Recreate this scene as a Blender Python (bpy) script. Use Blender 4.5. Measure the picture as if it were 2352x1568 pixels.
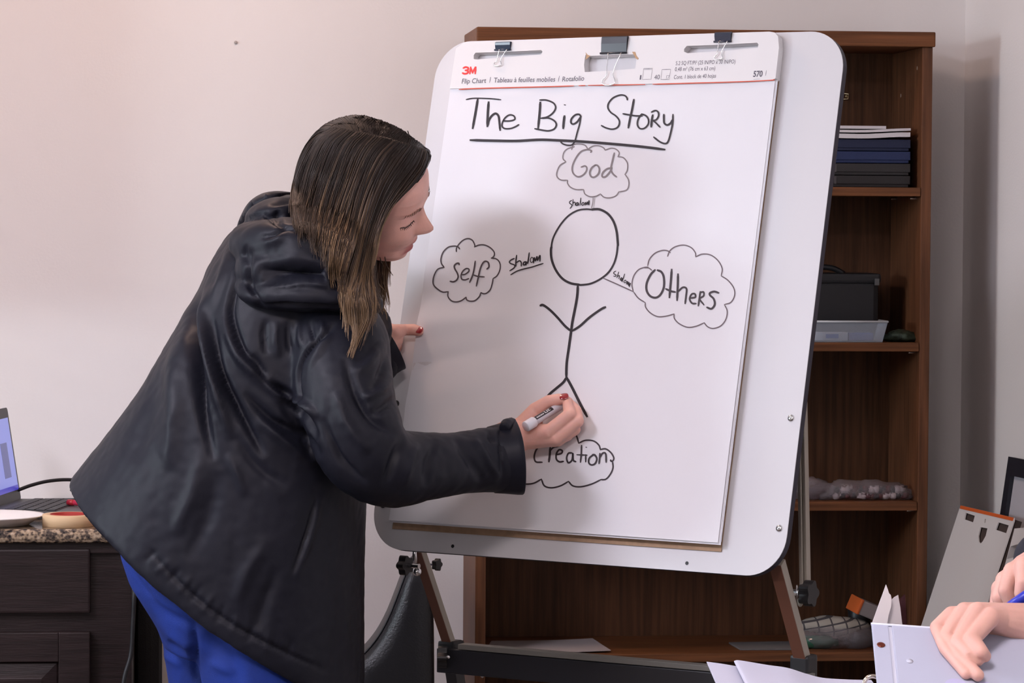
import bpy, bmesh, math, random
import numpy as np
from mathutils import Vector, Matrix, noise

for o in list(bpy.data.objects):
    bpy.data.objects.remove(o)
random.seed(7)
RNG = np.random.default_rng(7)
SC = bpy.context.scene
COL = SC.collection

# ------------------------------------------------------------------ camera
FPX, IW, IH = 7500.0, 2352.0, 1568.0
YAW, PITCH, ROLL = math.radians(-5.6), math.radians(2.24), math.radians(0.35)
CAM = np.array([0.0, 0.0, 1.33])
_f = np.array([-math.sin(YAW) * math.cos(PITCH), math.cos(YAW) * math.cos(PITCH), -math.sin(PITCH)])
_r0 = np.array([math.cos(YAW), math.sin(YAW), 0.0])
_u0 = np.cross(_r0, _f)
CR = math.cos(ROLL) * _r0 + math.sin(ROLL) * _u0
CU = math.cos(ROLL) * _u0 - math.sin(ROLL) * _r0
CF = _f
cam_data = bpy.data.cameras.new('camera')
cam_data.sensor_width = 36.0
cam_data.lens = 36.0 * FPX / IW
cam_data.clip_end = 60
cam = bpy.data.objects.new('camera', cam_data)
COL.objects.link(cam)
M = Matrix.Identity(4)
for i in range(3):
    M[i][0], M[i][1], M[i][2], M[i][3] = CR[i], CU[i], -CF[i], CAM[i]
cam.matrix_world = M
SC.camera = cam

# ------------------------------------------------------------------ light and exposure
world = bpy.data.worlds.new('world')
SC.world = world
world.use_nodes = True
world.node_tree.nodes['Background'].inputs[0].default_value = (0.75, 0.85, 1.0, 1)
world.node_tree.nodes['Background'].inputs[1].default_value = 0.25
SC.view_settings.view_transform = 'Standard'
SC.view_settings.look = 'None'
SC.view_settings.exposure = 0.0
SC.view_settings.gamma = 1.0
SC.view_settings.use_curve_mapping = False


def area_light(name, loc, direction, sx, sy, power, color):
    l = bpy.data.lights.new(name, 'AREA')
    l.shape = 'RECTANGLE'
    l.size, l.size_y = sx, sy
    l.energy = power
    l.color = color
    o = bpy.data.objects.new(name, l)
    COL.objects.link(o)
    o.location = loc
    o.rotation_euler = Vector(direction).to_track_quat('-Z', 'Z').to_euler()
    return o


PWR = dict(A=46.0, B=35.0, C=86.0, D=38.0, E=45.0)
# daylight of the left window, and a pinkish fill lamp added behind the camera
LIGHT_C = area_light('left_window_daylight', (-4.5, 4.3, 1.75), (1, 0.36, 0), 0.6, 0.9, PWR['C'], (0.80, 0.90, 1.0))
LIGHT_A = area_light('rear_window_fill', (-2.3, -3.9, 1.5), (0.15, 1, 0), 2.4, 1.2, PWR['A'], (1.0, 0.90, 0.90))


# ------------------------------------------------------------------ helpers
def P(px, py, d):
    """world point seen at photo pixel px,py, at distance d along the view axis"""
    return CAM + d * (CF + CR * ((px - IW / 2) / FPX) - CU * ((py - IH / 2) / FPX))


def to_px(p):
    p = np.asarray(p) - CAM
    z = p @ CF
    return IW / 2 + FPX * (p @ CR) / z, IH / 2 - FPX * (p @ CU) / z, z


def V(*a):
    return np.array(a, dtype=float)


def unit(v):
    return v / max(np.linalg.norm(v), 1e-12)


MATS = {}


def mat(name, color, rough=0.6, metal=0.0, spec=0.5, bump=None, var=None, sss=0.0, trans=0.0, emit=None, coat=0.0, alpha=1.0, sheen=0.0, ior=1.45):
    """principled material; bump=(scale,strength,stretch xyz), var=(scale, amount, stretch xyz)"""
    if name in MATS:
        return MATS[name]
    m = bpy.data.materials.new(name)
    m.use_nodes = True
    nt = m.node_tree
    b = nt.nodes['Principled BSDF']
    b.inputs['Base Color'].default_value = (*color, 1)
    b.inputs['Roughness'].default_value = rough
    b.inputs['Metallic'].default_value = metal
    b.inputs['Specular IOR Level'].default_value = spec
    b.inputs['IOR'].default_value = ior
    if sss:
        b.inputs['Subsurface Weight'].default_value = sss
        b.inputs['Subsurface Radius'].default_value = (0.012, 0.004, 0.002)
        b.inputs['Subsurface Scale'].default_value = 0.6
    if trans:
        b.inputs['Transmission Weight'].default_value = trans
    if coat:
        b.inputs['Coat Weight'].default_value = coat
        b.inputs['Coat Roughness'].default_value = 0.15
    if sheen:
        b.inputs['Sheen Weight'].default_value = sheen
    if alpha < 1:
        b.inputs['Alpha'].default_value = alpha
    if emit:
        b.inputs['Emission Color'].default_value = (*emit[0], 1)
        b.inputs['Emission Strength'].default_value = emit[1]
    if bump or var:
        tc = nt.nodes.new('ShaderNodeTexCoord')

        def tex(scale, stretch):
            mp = nt.nodes.new('ShaderNodeMapping')
            mp.inputs['Scale'].default_value = stretch
            nt.links.new(tc.outputs['Object'], mp.inputs['Vector'])
            n = nt.nodes.new('ShaderNodeTexNoise')
            n.inputs['Scale'].default_value = scale
            n.inputs['Detail'].default_value = 5
            nt.links.new(mp.outputs['Vector'], n.inputs['Vector'])
            return n
        if bump:
            n = tex(bump[0], bump[2] if len(bump) > 2 else (1, 1, 1))
            bp = nt.nodes.new('ShaderNodeBump')
            bp.inputs['Strength'].default_value = bump[1]
            bp.inputs['Distance'].default_value = 0.01
            nt.links.new(n.outputs['Fac'], bp.inputs['Height'])
            nt.links.new(bp.outputs['Normal'], b.inputs['Normal'])
        if var:
            n = tex(var[0], var[2] if len(var) > 2 else (1, 1, 1))
            cr = nt.nodes.new('ShaderNodeValToRGB')
            a = var[1]
            cr.color_ramp.elements[0].position = 0.3
            cr.color_ramp.elements[1].position = 0.7
            cr.color_ramp.elements[0].color = tuple(max(0, c * (1 - a)) for c in color) + (1,)
            cr.color_ramp.elements[1].color = tuple(min(1, c * (1 + a)) for c in color) + (1,)
            nt.links.new(n.outputs['Fac'], cr.inputs['Fac'])
            nt.links.new(cr.outputs['Color'], b.inputs['Base Color'])
    MATS[name] = m
    return m


def attr_mix(m, attr, color):
    """blend a material's base colour towards `color` by a mesh attribute (pigment of the thing itself)"""
    nt = m.node_tree
    b = nt.nodes['Principled BSDF']
    at = nt.nodes.new('ShaderNodeAttribute')
    at.attribute_name = attr
    mx = nt.nodes.new('ShaderNodeMix')
    mx.data_type = 'RGBA'
    ins = [i for i in mx.inputs if i.type == 'RGBA']
    lk = [l for l in nt.links if l.to_socket == b.inputs['Base Color']]
    if lk:
        nt.links.new(lk[0].from_socket, ins[0])
    else:
        ins[0].default_value = b.inputs['Base Color'].default_value
    ins[1].default_value = (*color, 1)
    nt.links.new(at.outputs['Fac'], mx.inputs[0])
    nt.links.new([o for o in mx.outputs if o.type == 'RGBA'][0], b.inputs['Base Color'])
    return m


def obj(name, data, material, parent=None, smooth=False, origin=True):
    """data = (verts, faces) in world space, or a finished mesh in world space"""
    if isinstance(data, tuple):
        me = bpy.data.meshes.new(name)
        me.from_pydata([tuple(map(float, v)) for v in data[0]], [], [tuple(map(int, f)) for f in data[1]])
        me.update()
    else:
        me = data
    if material is not None:
        me.materials.clear()
        me.materials.append(material)
    n = len(me.vertices)
    co = np.empty(n * 3, np.float32)
    me.vertices.foreach_get('co', co)
    co = co.reshape(-1, 3)
    c = (co.min(0) + co.max(0)) / 2 if n else V(0, 0, 0)
    if n:
        c = V(c[0], c[1], co[:, 2].min())
        me.vertices.foreach_set('co', (co - c).astype(np.float32).ravel())
    if smooth:
        me.polygons.foreach_set('use_smooth', [True] * len(me.polygons))
    me.update()
    o = bpy.data.objects.new(name, me)
    COL.objects.link(o)
    if parent is not None:
        o.parent = parent
        base = parent_world(parent)
        o.location = Vector(c) - base
    else:
        o.location = c
    return o


def parent_world(p):
    loc = Vector((0, 0, 0))
    while p is not None:
        loc += p.location
        p = p.parent
    return loc


def thing(name, loc, label, cat, group=None):
    o = bpy.data.objects.new(name, None)
    o.empty_display_size = 0.05
    COL.objects.link(o)
    o.location = Vector(loc)
    return tag(o, label, cat, group)


def tag(o, label, cat=None, group=None):
    o['label'] = label
    if cat:
        o['category'] = cat
    if group:
        o['group'] = group
    return o


def struct(o):
    o['kind'] = 'structure'
    return o


def join(*parts):
    vs, fs, n = [], [], 0
    for v, f in parts:
        vs += [tuple(x) for x in v]
        fs += [tuple(i + n for i in q) for q in f]
        n += len(v)
    return vs, fs


def box(c, s, ax=None, bevel=0.0):
    """box centred at c with full sizes s along axes ax; chamfered edges when bevel > 0"""
    if ax is None:
        ax = (V(1, 0, 0), V(0, 1, 0), V(0, 0, 1))
    c = np.asarray(c, float)
    h = [x / 2 for x in s]
    if bevel <= 0:
        vs = [c + ax[0] * h[0] * i + ax[1] * h[1] * j + ax[2] * h[2] * k for i in (-1, 1) for j in (-1, 1) for k in (-1, 1)]
        fs = [(0, 1, 3, 2), (4, 6, 7, 5), (0, 4, 5, 1), (2, 3, 7, 6), (0, 2, 6, 4), (1, 5, 7, 3)]
        return vs, fs
    bm = bmesh.new()
    bmesh.ops.create_cube(bm, size=1)
    for v in bm.verts:
        v.co = Vector((v.co.x * s[0], v.co.y * s[1], v.co.z * s[2]))
    bmesh.ops.bevel(bm, geom=list(bm.edges), offset=min(bevel, min(h) * 0.95), segments=2, affect='EDGES', profile=0.6)
    bm.verts.index_update()
    vs = [c + ax[0] * v.co.x + ax[1] * v.co.y + ax[2] * v.co.z for v in bm.verts]
    fs = [tuple(v.index for v in f.verts) for f in bm.faces]
    bm.free()
    return vs, fs


def aabox(lo, hi, bevel=0.0):
    lo, hi = np.asarray(lo, float), np.asarray(hi, float)
    return box((lo + hi) / 2, hi - lo, None, bevel)


def loft(rings, cap=True, closed=True):
    """skin a list of equal-length vertex rings"""
    n = len(rings[0])
    vs = [p for r in rings for p in r]
    fs = []
    m = n if closed else n - 1
    for i in range(len(rings) - 1):
        for j in range(m):
            k = (j + 1) % n
            fs.append((i * n + j, i * n + k, (i + 1) * n + k, (i + 1) * n + j))
    if cap and closed:
        for r, flip in ((0, True), (len(rings) - 1, False)):
            c = sum(np.asarray(p, float) for p in rings[r]) / n
            vs.append(c)
            ci = len(vs) - 1
            for j in range(n):
                k = (j + 1) % n
                fs.append((r * n + k, r * n + j, ci) if flip else (r * n + j, r * n + k, ci))
    return vs, fs


def frame_of(t, ref=None):
    t = unit(t)
    ref = V(0, 0, 1) if ref is None else ref
    if abs(np.dot(t, ref)) > 0.95:
        ref = V(1, 0, 0) if abs(t[0]) < 0.9 else V(0, 1, 0)
    a = unit(np.cross(ref, t))
    return a, np.cross(t, a)


def tube(pts, radii, n=12, cap=True, flat=1.0, ref=None):
    """tube along a polyline; flat scales the second cross axis"""
    pts = [np.asarray(p, float) for p in pts]
    if np.isscalar(radii):
        radii = [radii] * len(pts)
    rings = []
    pa = None
    for i, p in enumerate(pts):
        t = pts[min(i + 1, len(pts) - 1)] - pts[max(i - 1, 0)]
        if pa is None:
            a, b = frame_of(t, ref)
        else:
            t = unit(t)
            a = unit(pa - t * np.dot(pa, t))
            b = np.cross(t, a)
        pa = a
        rings.append([p + radii[i] * (math.cos(q) * a + flat * math.sin(q) * b) for q in (2 * math.pi * k / n for k in range(n))])
    return loft(rings, cap)


def cyl(p0, p1, r, n=20, r1=None):
    return tube([p0, p1], [r, r if r1 is None else r1], n)


def ball(c, r, n=12, m=8, axes=None):
    if np.isscalar(r):
        r = (r, r, r)
    ax = axes or (V(1, 0, 0), V(0, 1, 0), V(0, 0, 1))
    c = np.asarray(c, float)
    rings = []
    for i in range(1, m):
        t = math.pi * i / m
        rings.append([c + ax[0] * r[0] * math.sin(t) * math.cos(q) + ax[1] * r[1] * math.sin(t) * math.sin(q) - ax[2] * r[2] * math.cos(t)
                      for q in (2 * math.pi * k / n for k in range(n))])
    vs, fs = loft(rings, True)
    vs[-2], vs[-1] = c - ax[2] * r[2], c + ax[2] * r[2]
    return vs, fs


def lathe(profile, c, axis=None, n=40):
    """profile = [(radius, height)...] turned about axis through c"""
    axis = V(0, 0, 1) if axis is None else unit(axis)
    a, b = frame_of(axis)
    rings = [[np.asarray(c) + axis * h + r * (math.cos(q) * a + math.sin(q) * b) for q in (2 * math.pi * k / n for k in range(n))] for r, h in profile]
    return loft(rings, False)


def crom(pts, n=10):
    """Catmull-Rom through the points"""
    p = [np.asarray(q, float) for q in pts]
    if len(p) < 3:
        return [p[0] + (p[-1] - p[0]) * t for t in np.linspace(0, 1, n + 1)]
    p = [2 * p[0] - p[1]] + p + [2 * p[-1] - p[-2]]
    out = []
    for i in range(1, len(p) - 2):
        for k in range(n):
            t = k / n
            out.append(0.5 * (2 * p[i] + (p[i + 1] - p[i - 1]) * t + (2 * p[i - 1] - 5 * p[i] + 4 * p[i + 1] - p[i + 2]) * t * t
                              + (3 * p[i] - p[i - 1] - 3 * p[i + 1] + p[i + 2]) * t ** 3))
    out.append(p[-2])
    return out


def extrude_poly(poly2, o, ax, ay, az, z0, z1, holes=()):
    """extruded 2-D outline (with holes) in the frame o, ax, ay, thickness z0..z1 along az"""
    bm = bmesh.new()
    loops = [poly2] + list(holes)
    edges = []
    for lp in loops:
        vs = [bm.verts.new((x, y, 0)) for x, y in lp]
        for i in range(len(vs)):
            edges.append(bm.edges.new((vs[i], vs[(i + 1) % len(vs)])))
    bmesh.ops.triangle_fill(bm, use_beauty=True, use_dissolve=False, edges=edges, normal=(0, 0, 1))
    bm.verts.index_update()
    base = [(v.co.x, v.co.y) for v in bm.verts]
    tris = [tuple(v.index for v in f.verts) for f in bm.faces]
    bm.free()
    n = len(base)
    vs = [o + ax * x + ay * y + az * z1 for x, y in base] + [o + ax * x + ay * y + az * z0 for x, y in base]
    fs = list(tris) + [tuple(i + n for i in reversed(t)) for t in tris]
    k = 0
    for lp in loops:
        m = len(lp)
        for i in range(m):
            a, b = k + i, k + (i + 1) % m
            fs.append((a, a + n, b + n, b))
        k += m
    me = bpy.data.meshes.new('outline')
    me.from_pydata([tuple(v) for v in vs], [], fs)
    bm = bmesh.new()
    bm.from_mesh(me)
    bmesh.ops.recalc_face_normals(bm, faces=bm.faces)
    bm.to_mesh(me)
    bm.free()
    return me


def rrect(x0, y0, x1, y1, r, n=8):
    out = []
    for cx, cy, a0 in ((x1 - r, y1 - r, 0), (x0 + r, y1 - r, 90), (x0 + r, y0 + r, 180), (x1 - r, y0 + r, 270)):
        for k in range(n + 1):
            a = math.radians(a0 + 90 * k / n)
            out.append((cx + r * math.cos(a), cy + r * math.sin(a)))
    return out


def remesh(parts, voxel, smooth=4, factor=0.5):
    """weld overlapping closed shapes into one skin"""
    vs, fs = join(*parts)
    me = bpy.data.meshes.new('tmp')
    me.from_pydata([tuple(map(float, v)) for v in vs], [], fs)
    bm = bmesh.new()
    bm.from_mesh(me)
    bmesh.ops.recalc_face_normals(bm, faces=bm.faces)
    bm.to_mesh(me)
    bm.free()
    o = bpy.data.objects.new('tmp', me)
    COL.objects.link(o)
    m = o.modifiers.new('r', 'REMESH')
    m.mode = 'VOXEL'
    m.voxel_size = voxel
    if smooth:
        s = o.modifiers.new('s', 'SMOOTH')
        s.iterations = smooth
        s.factor = factor
    dg = bpy.context.evaluated_depsgraph_get()
    dg.update()
    out = bpy.data.meshes.new_from_object(o.evaluated_get(dg))
    bpy.data.objects.remove(o)
    bpy.data.meshes.remove(me)
    out.polygons.foreach_set('use_smooth', [True] * len(out.polygons))
    return out


def get_co(me):
    co = np.empty(len(me.vertices) * 3, np.float32)
    me.vertices.foreach_get('co', co)
    return co.reshape(-1, 3).astype(float)


def get_no(me):
    no = np.empty(len(me.vertices) * 3, np.float32)
    me.vertices.foreach_get('normal', no)
    return no.reshape(-1, 3).astype(float)


def set_co(me, co):
    me.vertices.foreach_set('co', co.astype(np.float32).ravel())
    me.update()


def mesh_data(me):
    return [tuple(v.co) for v in me.vertices], [tuple(p.vertices) for p in me.polygons]


def chain(pts, radii, n=14):
    """closed shapes for one limb or finger: cones between joints with balls on the joints"""
    out = []
    pts = [np.asarray(p, float) for p in pts]
    for i in range(len(pts)):
        out.append(ball(pts[i], radii[i], n, 10))
        if i:
            out.append(tube([pts[i - 1], pts[i]], [radii[i - 1], radii[i]], n))
    return out


def px_folds(me, folds, cam_side=True):
    """press creases (valleys < 0, ridges > 0) into a garment along lines given as they show in the photo"""
    me.update()
    co, no = get_co(me), get_no(me)
    d = co - CAM
    z = d @ CF
    X = IW / 2 + FPX * (d @ CR) / z
    Y = IH / 2 - FPX * (d @ CU) / z
    face = -(no * unit(CF)).sum(1)
    w_side = np.clip(face * 2.0 + 0.15, 0, 1) if cam_side else np.ones(len(co))
    disp = np.zeros(len(co))
    for pts, width, amp in folds:
        c = np.array(crom([V(*p) for p in pts], 8))
        best = np.full(len(co), 1e9)
        tt = np.zeros(len(co))
        lo, hi = c.min(0) - 3.2 * width, c.max(0) + 3.2 * width
        sel = np.where((X > lo[0]) & (X < hi[0]) & (Y > lo[1]) & (Y < hi[1]))[0]
        if not len(sel):
            continue
        Xs, Ys = X[sel], Y[sel]
        best, tt = best[sel], tt[sel]
        for i in range(len(c) - 1):
            a, b = c[i], c[i + 1]
            ab = b - a
            L2 = max(ab @ ab, 1e-9)
            t = np.clip(((Xs - a[0]) * ab[0] + (Ys - a[1]) * ab[1]) / L2, 0, 1)
            dd = np.hypot(Xs - a[0] - t * ab[0], Ys - a[1] - t * ab[1])
            mk = dd < best
            best[mk] = dd[mk]
            tt[mk] = (i + t[mk]) / (len(c) - 1)
        fade = np.sin(np.pi * np.clip(tt, 0.0, 1.0)) ** 0.8
        disp[sel] += amp * np.exp(-(best / width) ** 2) * fade
    co += no * (disp * w_side)[:, None]
    set_co(me, co)
    return me

# ------------------------------------------------------------------ materials of the place
M_WALL = mat('wall_paint', (0.80, 0.775, 0.765), 0.75, bump=(180, 0.06), var=(1.3, 0.02))
M_CEIL = mat('ceiling_paint', (0.82, 0.81, 0.80), 0.9)
M_FLOOR = mat('carpet', (0.16, 0.13, 0.11), 0.95, bump=(400, 0.5), var=(60, 0.2))
M_TRIM = mat('white_trim', (0.75, 0.74, 0.72), 0.45)
M_WOOD = mat('walnut_laminate', (0.088, 0.037, 0.0165), 0.5, spec=0.25, bump=(60, 0.08, (6, 6, 0.35)), var=(26, 0.38, (4, 4, 0.18)))
M_WOOD_H = mat('walnut_laminate_edge', (0.150, 0.056, 0.0205), 0.48, spec=0.3, bump=(60, 0.08, (0.35, 6, 6)), var=(26, 0.34, (0.18, 4, 6)))
M_WOOD_S = mat('walnut_laminate_side', (0.125, 0.050, 0.022), 0.48, spec=0.3, bump=(60, 0.08, (6, 6, 0.35)), var=(26, 0.36, (4, 4, 0.18)))
M_BLACK = mat('black_plastic', (0.012, 0.012, 0.014), 0.42)
M_BLACKM = mat('black_metal', (0.015, 0.015, 0.018), 0.35, spec=0.6)
M_CHROME = mat('chrome', (0.75, 0.75, 0.76), 0.22, metal=1.0)
M_ALU = mat('brushed_aluminium', (0.36, 0.325, 0.275), 0.5, metal=0.35, bump=(300, 0.05, (1, 1, 0.05)))
M_BROWNM = mat('brown_metal', (0.155, 0.063, 0.040), 0.45)
M_BOARD = mat('white_melamine', (0.655, 0.65, 0.675), 0.48, spec=0.35)
M_PAPER = mat('white_paper', (0.775, 0.775, 0.815), 0.75)
M_CARD = mat('white_card', (0.77, 0.76, 0.77), 0.6)
M_KRAFT = mat('kraft_card', (0.36, 0.235, 0.15), 0.8, var=(90, 0.12))
M_INK = mat('black_marker_ink', (0.022, 0.017, 0.022), 0.6)
M_INKG = mat('dry_marker_ink', (0.24, 0.215, 0.225), 0.7)
M_INKM = mat('thin_marker_ink', (0.075, 0.058, 0.066), 0.65)
M_PRINT = mat('grey_print', (0.13, 0.12, 0.15), 0.6)
M_RED = mat('red_print', (0.80, 0.045, 0.04), 0.55)
M_REDLINE = mat('orange_red_print', (0.62, 0.085, 0.04), 0.6)

# ------------------------------------------------------------------ room shell
XR, YB, XL, YF, ZC = 1.626, 6.80, -4.60, -4.00, 2.60
T = 0.10
struct(obj('floor', aabox((XL - T, YF - T, -0.1), (XR + T, YB + T, 0)), M_FLOOR))
struct(obj('ceiling', aabox((XL - T, YF - T, ZC), (XR + T, YB + T, ZC + 0.1)), M_CEIL))
struct(obj('wall_back', aabox((XL - T, YB, 0), (XR + T, YB + T, ZC)), M_WALL))
struct(obj('wall_right', aabox((XR, YF, 0), (XR + T, YB, ZC)), M_WALL))


def wall_with_window(name, axis, pos, a0, a1, w0, w1, z0, z1, wname, out):
    """wall along x or y with one real window opening: frame, mullion, sill, pane"""
    def bx(u0, u1, za, zb, d0, d1):
        if axis == 'y':
            return aabox((pos + min(d0, d1), u0, za), (pos + max(d0, d1), u1, zb))
        return aabox((u0, pos + min(d0, d1), za), (u1, pos + max(d0, d1), zb))
    o = T * out
    struct(obj(name, join(bx(a0, w0, 0, ZC, 0, o), bx(w1, a1, 0, ZC, 0, o), bx(w0, w1, 0, z0, 0, o), bx(w0, w1, z1, ZC, 0, o)), M_WALL))
    w = struct(obj(wname, join(bx(w0, w0 + 0.05, z0, z1, 0.3 * o, 0.9 * o), bx(w1 - 0.05, w1, z0, z1, 0.3 * o, 0.9 * o),
                               bx(w0 + 0.05, w1 - 0.05, z0, z0 + 0.05, 0.3 * o, 0.9 * o), bx(w0 + 0.05, w1 - 0.05, z1 - 0.05, z1, 0.3 * o, 0.9 * o)), M_TRIM))
    obj('window_sill', bx(w0 - 0.05, w1 + 0.05, z0 - 0.03, z0, -0.05 * out, 0.3 * o), M_TRIM, w)
    obj('pane', bx(w0 + 0.05, w1 - 0.05, z0 + 0.05, z1 - 0.05, 0.55 * o, 0.6 * o), mat('window_glass', (0.9, 0.95, 1), 0.02, alpha=0.06), w)


wall_with_window('wall_left', 'y', XL, YF, YB, 3.95, 4.65, 1.25, 2.25, 'window_1', -1)
wall_with_window('wall_front', 'x', YF, XL, XR, -3.6, -1.0, 0.85, 2.15, 'window_2', -1)
# unseen box added on the back wall to shade its upper left part
struct(obj('added_shade_box_1', aabox((-3.0, YB - 0.33, 1.20), (-0.64, YB, ZC), 0.004), M_WALL))
struct(obj('baseboard_back', aabox((0.22, YB - 0.012, 0), (XR, YB, 0.09), 0.004), M_TRIM))
struct(obj('baseboard_right', aabox((XR - 0.012, YF, 0), (XR, YB - 0.013, 0.09), 0.004), M_TRIM))
# old nail hole in the paint
h = P(541, 98, 6.77)
tag(obj('nail', lathe([(0.0001, -0.004), (0.0035, -0.004), (0.0035, -0.001), (0.002, 0.0), (0.0001, 0.0)], (h[0], YB - 0.004, h[2]), V(0, -1, 0), 12),
        mat('grey_nail', (0.42, 0.38, 0.36), 0.6)), 'tiny grey nail head in the white wall left of the bookshelf', 'nail')

# ceiling lights: a warm round lamp near the back wall over the desk, a long panel further in, an added square fill panel
lamp = thing('ceiling_lamp', (-0.08, 5.85, ZC), 'round warm white ceiling lamp above the desk', 'lamp')
obj('lamp_base', lathe([(0.001, 0), (0.17, 0), (0.17, -0.03), (0.001, -0.03)], (-0.08, 5.85, ZC), None, 32), M_TRIM, lamp)
obj('lamp_shade', lathe([(0.16, -0.031), (0.155, -0.06), (0.12, -0.10), (0.06, -0.12), (0.001, -0.125)], (-0.08, 5.85, ZC), None, 32),
    mat('warm_lamp_glass', (0.9, 0.8, 0.7), 0.5, emit=((1.0, 0.66, 0.52), PWR['B'])), lamp, True)
lamp = thing('ceiling_light', (-1.66, 3.80, ZC), 'long white ceiling light panel left of the easel', 'ceiling light')
obj('light_frame', aabox((-2.01, 3.14, ZC - 0.03), (-1.31, 4.46, ZC), 0.004), M_TRIM, lamp)
obj('light_diffuser', aabox((-1.97, 3.18, ZC - 0.034), (-1.35, 4.42, ZC - 0.0301)), mat('white_diffuser', (0.9, 0.85, 0.8), 0.5, emit=((0.90, 0.86, 1.0), PWR['D'])), lamp)

lamp = thing('ceiling_light', (0.0, 2.24, ZC), 'square ceiling light panel above the meeting table, added as fill light', 'ceiling light')
obj('light_frame', aabox((-0.35, 1.89, ZC - 0.03), (0.35, 2.59, ZC), 0.004), M_TRIM, lamp)
obj('light_diffuser', aabox((-0.31, 1.93, ZC - 0.034), (0.31, 2.55, ZC - 0.0301)), mat('pinkish_fill_diffuser', (0.9, 0.85, 0.8), 0.5, emit=((1.0, 0.86, 0.88), PWR['E'])), lamp)  # unseen panel added to brighten the shaded part of the paper

# ------------------------------------------------------------------ bookshelf
SX0, SX1, SY0, SY1 = 0.5616, 1.4756, 6.442, 6.735


def shelf_z(py, px=2000):
    """height of a horizontal edge seen at photo row py, on the bookshelf front plane"""
    d = 6.50
    for _ in range(4):
        p = P(px, py, d)
        d += (SY0 - p[1])
    return P(px, py, d)[2]


ZT = shelf_z(72, 2000)
sh = thing('bookshelf', ((SX0 + SX1) / 2, (SY0 + SY1) / 2, 0), 'tall dark walnut bookshelf standing in the corner behind the easel', 'bookshelf')
PT = 0.021
TP = 0.030
obj('side_panel', aabox((SX0, SY0 + 0.004, 0), (SX0 + PT, SY1, ZT - TP), 0.002), M_WOOD_S, sh)
obj('side_panel', aabox((SX1 - PT, SY0 + 0.004, 0), (SX1, SY1, ZT - TP), 0.002), M_WOOD_S, sh)
obj('top_panel', aabox((SX0 - 0.004, SY0 - 0.004, ZT - TP), (SX1 + 0.004, SY1, ZT), 0.003), M_WOOD_H, sh)
obj('back_panel', aabox((SX0 + PT, SY1 - 0.008, 0.08), (SX1 - PT, SY1 - 0.001, ZT - TP)), M_WOOD, sh)
SHELF_Z = [shelf_z(430), shelf_z(787), shelf_z(1153), shelf_z(1498)]
for z in SHELF_Z:
    s_ = obj('shelf', aabox((SX0 + PT + 0.001, SY0 + 0.003, z - 0.0175), (SX1 - PT - 0.001, SY1 - 0.009, z), 0.0015), M_WOOD_H, sh)
    for y in (SY0 + 0.05, SY1 - 0.06):
        obj('shelf_pin', cyl((SX1 - PT - 0.012, y, z - 0.021), (SX1 - PT, y, z - 0.021), 0.003, 10), M_CHROME, s_)
obj('shelf', aabox((SX0 + PT + 0.001, SY0 + 0.003, 0.07), (SX1 - PT - 0.001, SY1 - 0.009, 0.09), 0.0015), M_WOOD_H, sh)
obj('plinth', aabox((SX0 + PT + 0.001, SY0 + 0.02, 0), (SX1 - PT - 0.001, SY0 + 0.035, 0.069)), M_WOOD, sh)
for z in (ZT - 0.07, ZT - 0.12):
    obj('pin_hole', cyl((SX1 - PT - 0.0006, SY0 + (0.05 if z > ZT - 0.1 else 0.20), z), (SX1 - PT - 0.0001, SY0 + (0.05 if z > ZT - 0.1 else 0.20), z), 0.004, 10), mat('pale_plug', (0.35, 0.25, 0.18), 0.5), sh)
# small brass clip pinned to the back panel
c = P(1937, 222, 6.83)
c[1] = SY1 - 0.012
clipo = obj('brass_clip', join(tube([c + V(-.008, 0, .006), c + V(.006, -.004, .005), c + V(.004, -.006, -.006), c + V(-.008, 0, -.006)], 0.0013, 8), ball(c + V(.001, -.006, 0), .003)),
            mat('brass', (0.75, 0.6, 0.36), 0.3, metal=1.0), None, True)
tag(clipo, 'tiny brass clip pinned to the back of the bookshelf beside the whiteboard', 'clip')

# ------------------------------------------------------------------ easel, whiteboard and flip chart pad
BO = V(0.4557, 5.6579, 1.6277)
ER = unit(V(0.78371361, -0.62112235, 0.0))
EU = unit(V(0.14384754, 0.18150252, 0.97281279))
EN = np.cross(ER, EU)
BACK = unit(V(-EN[0], -EN[1], 0))


def B(a, b, n=0.0):
    return BO + ER * a - EU * b + EN * n


def hit(px, py, n=0.0):
    """(a, b) on the board plane (offset n) under a photo pixel"""
    d = CF + CR * ((px - IW / 2) / FPX) - CU * ((py - IH / 2) / FPX)
    o = BO + EN * n
    t = ((o - CAM) @ EN) / (d @ EN)
    p = CAM + t * d - o
    return p @ ER, -(p @ EU)


def Bp(px, py, toward=0.0):
    """point in front of the paper under a pixel, `toward` metres nearer along the view"""
    a, b = hit(px, py)
    d = (B(a, b) - CAM) @ CF
    return P(px, py, d - toward)


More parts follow.
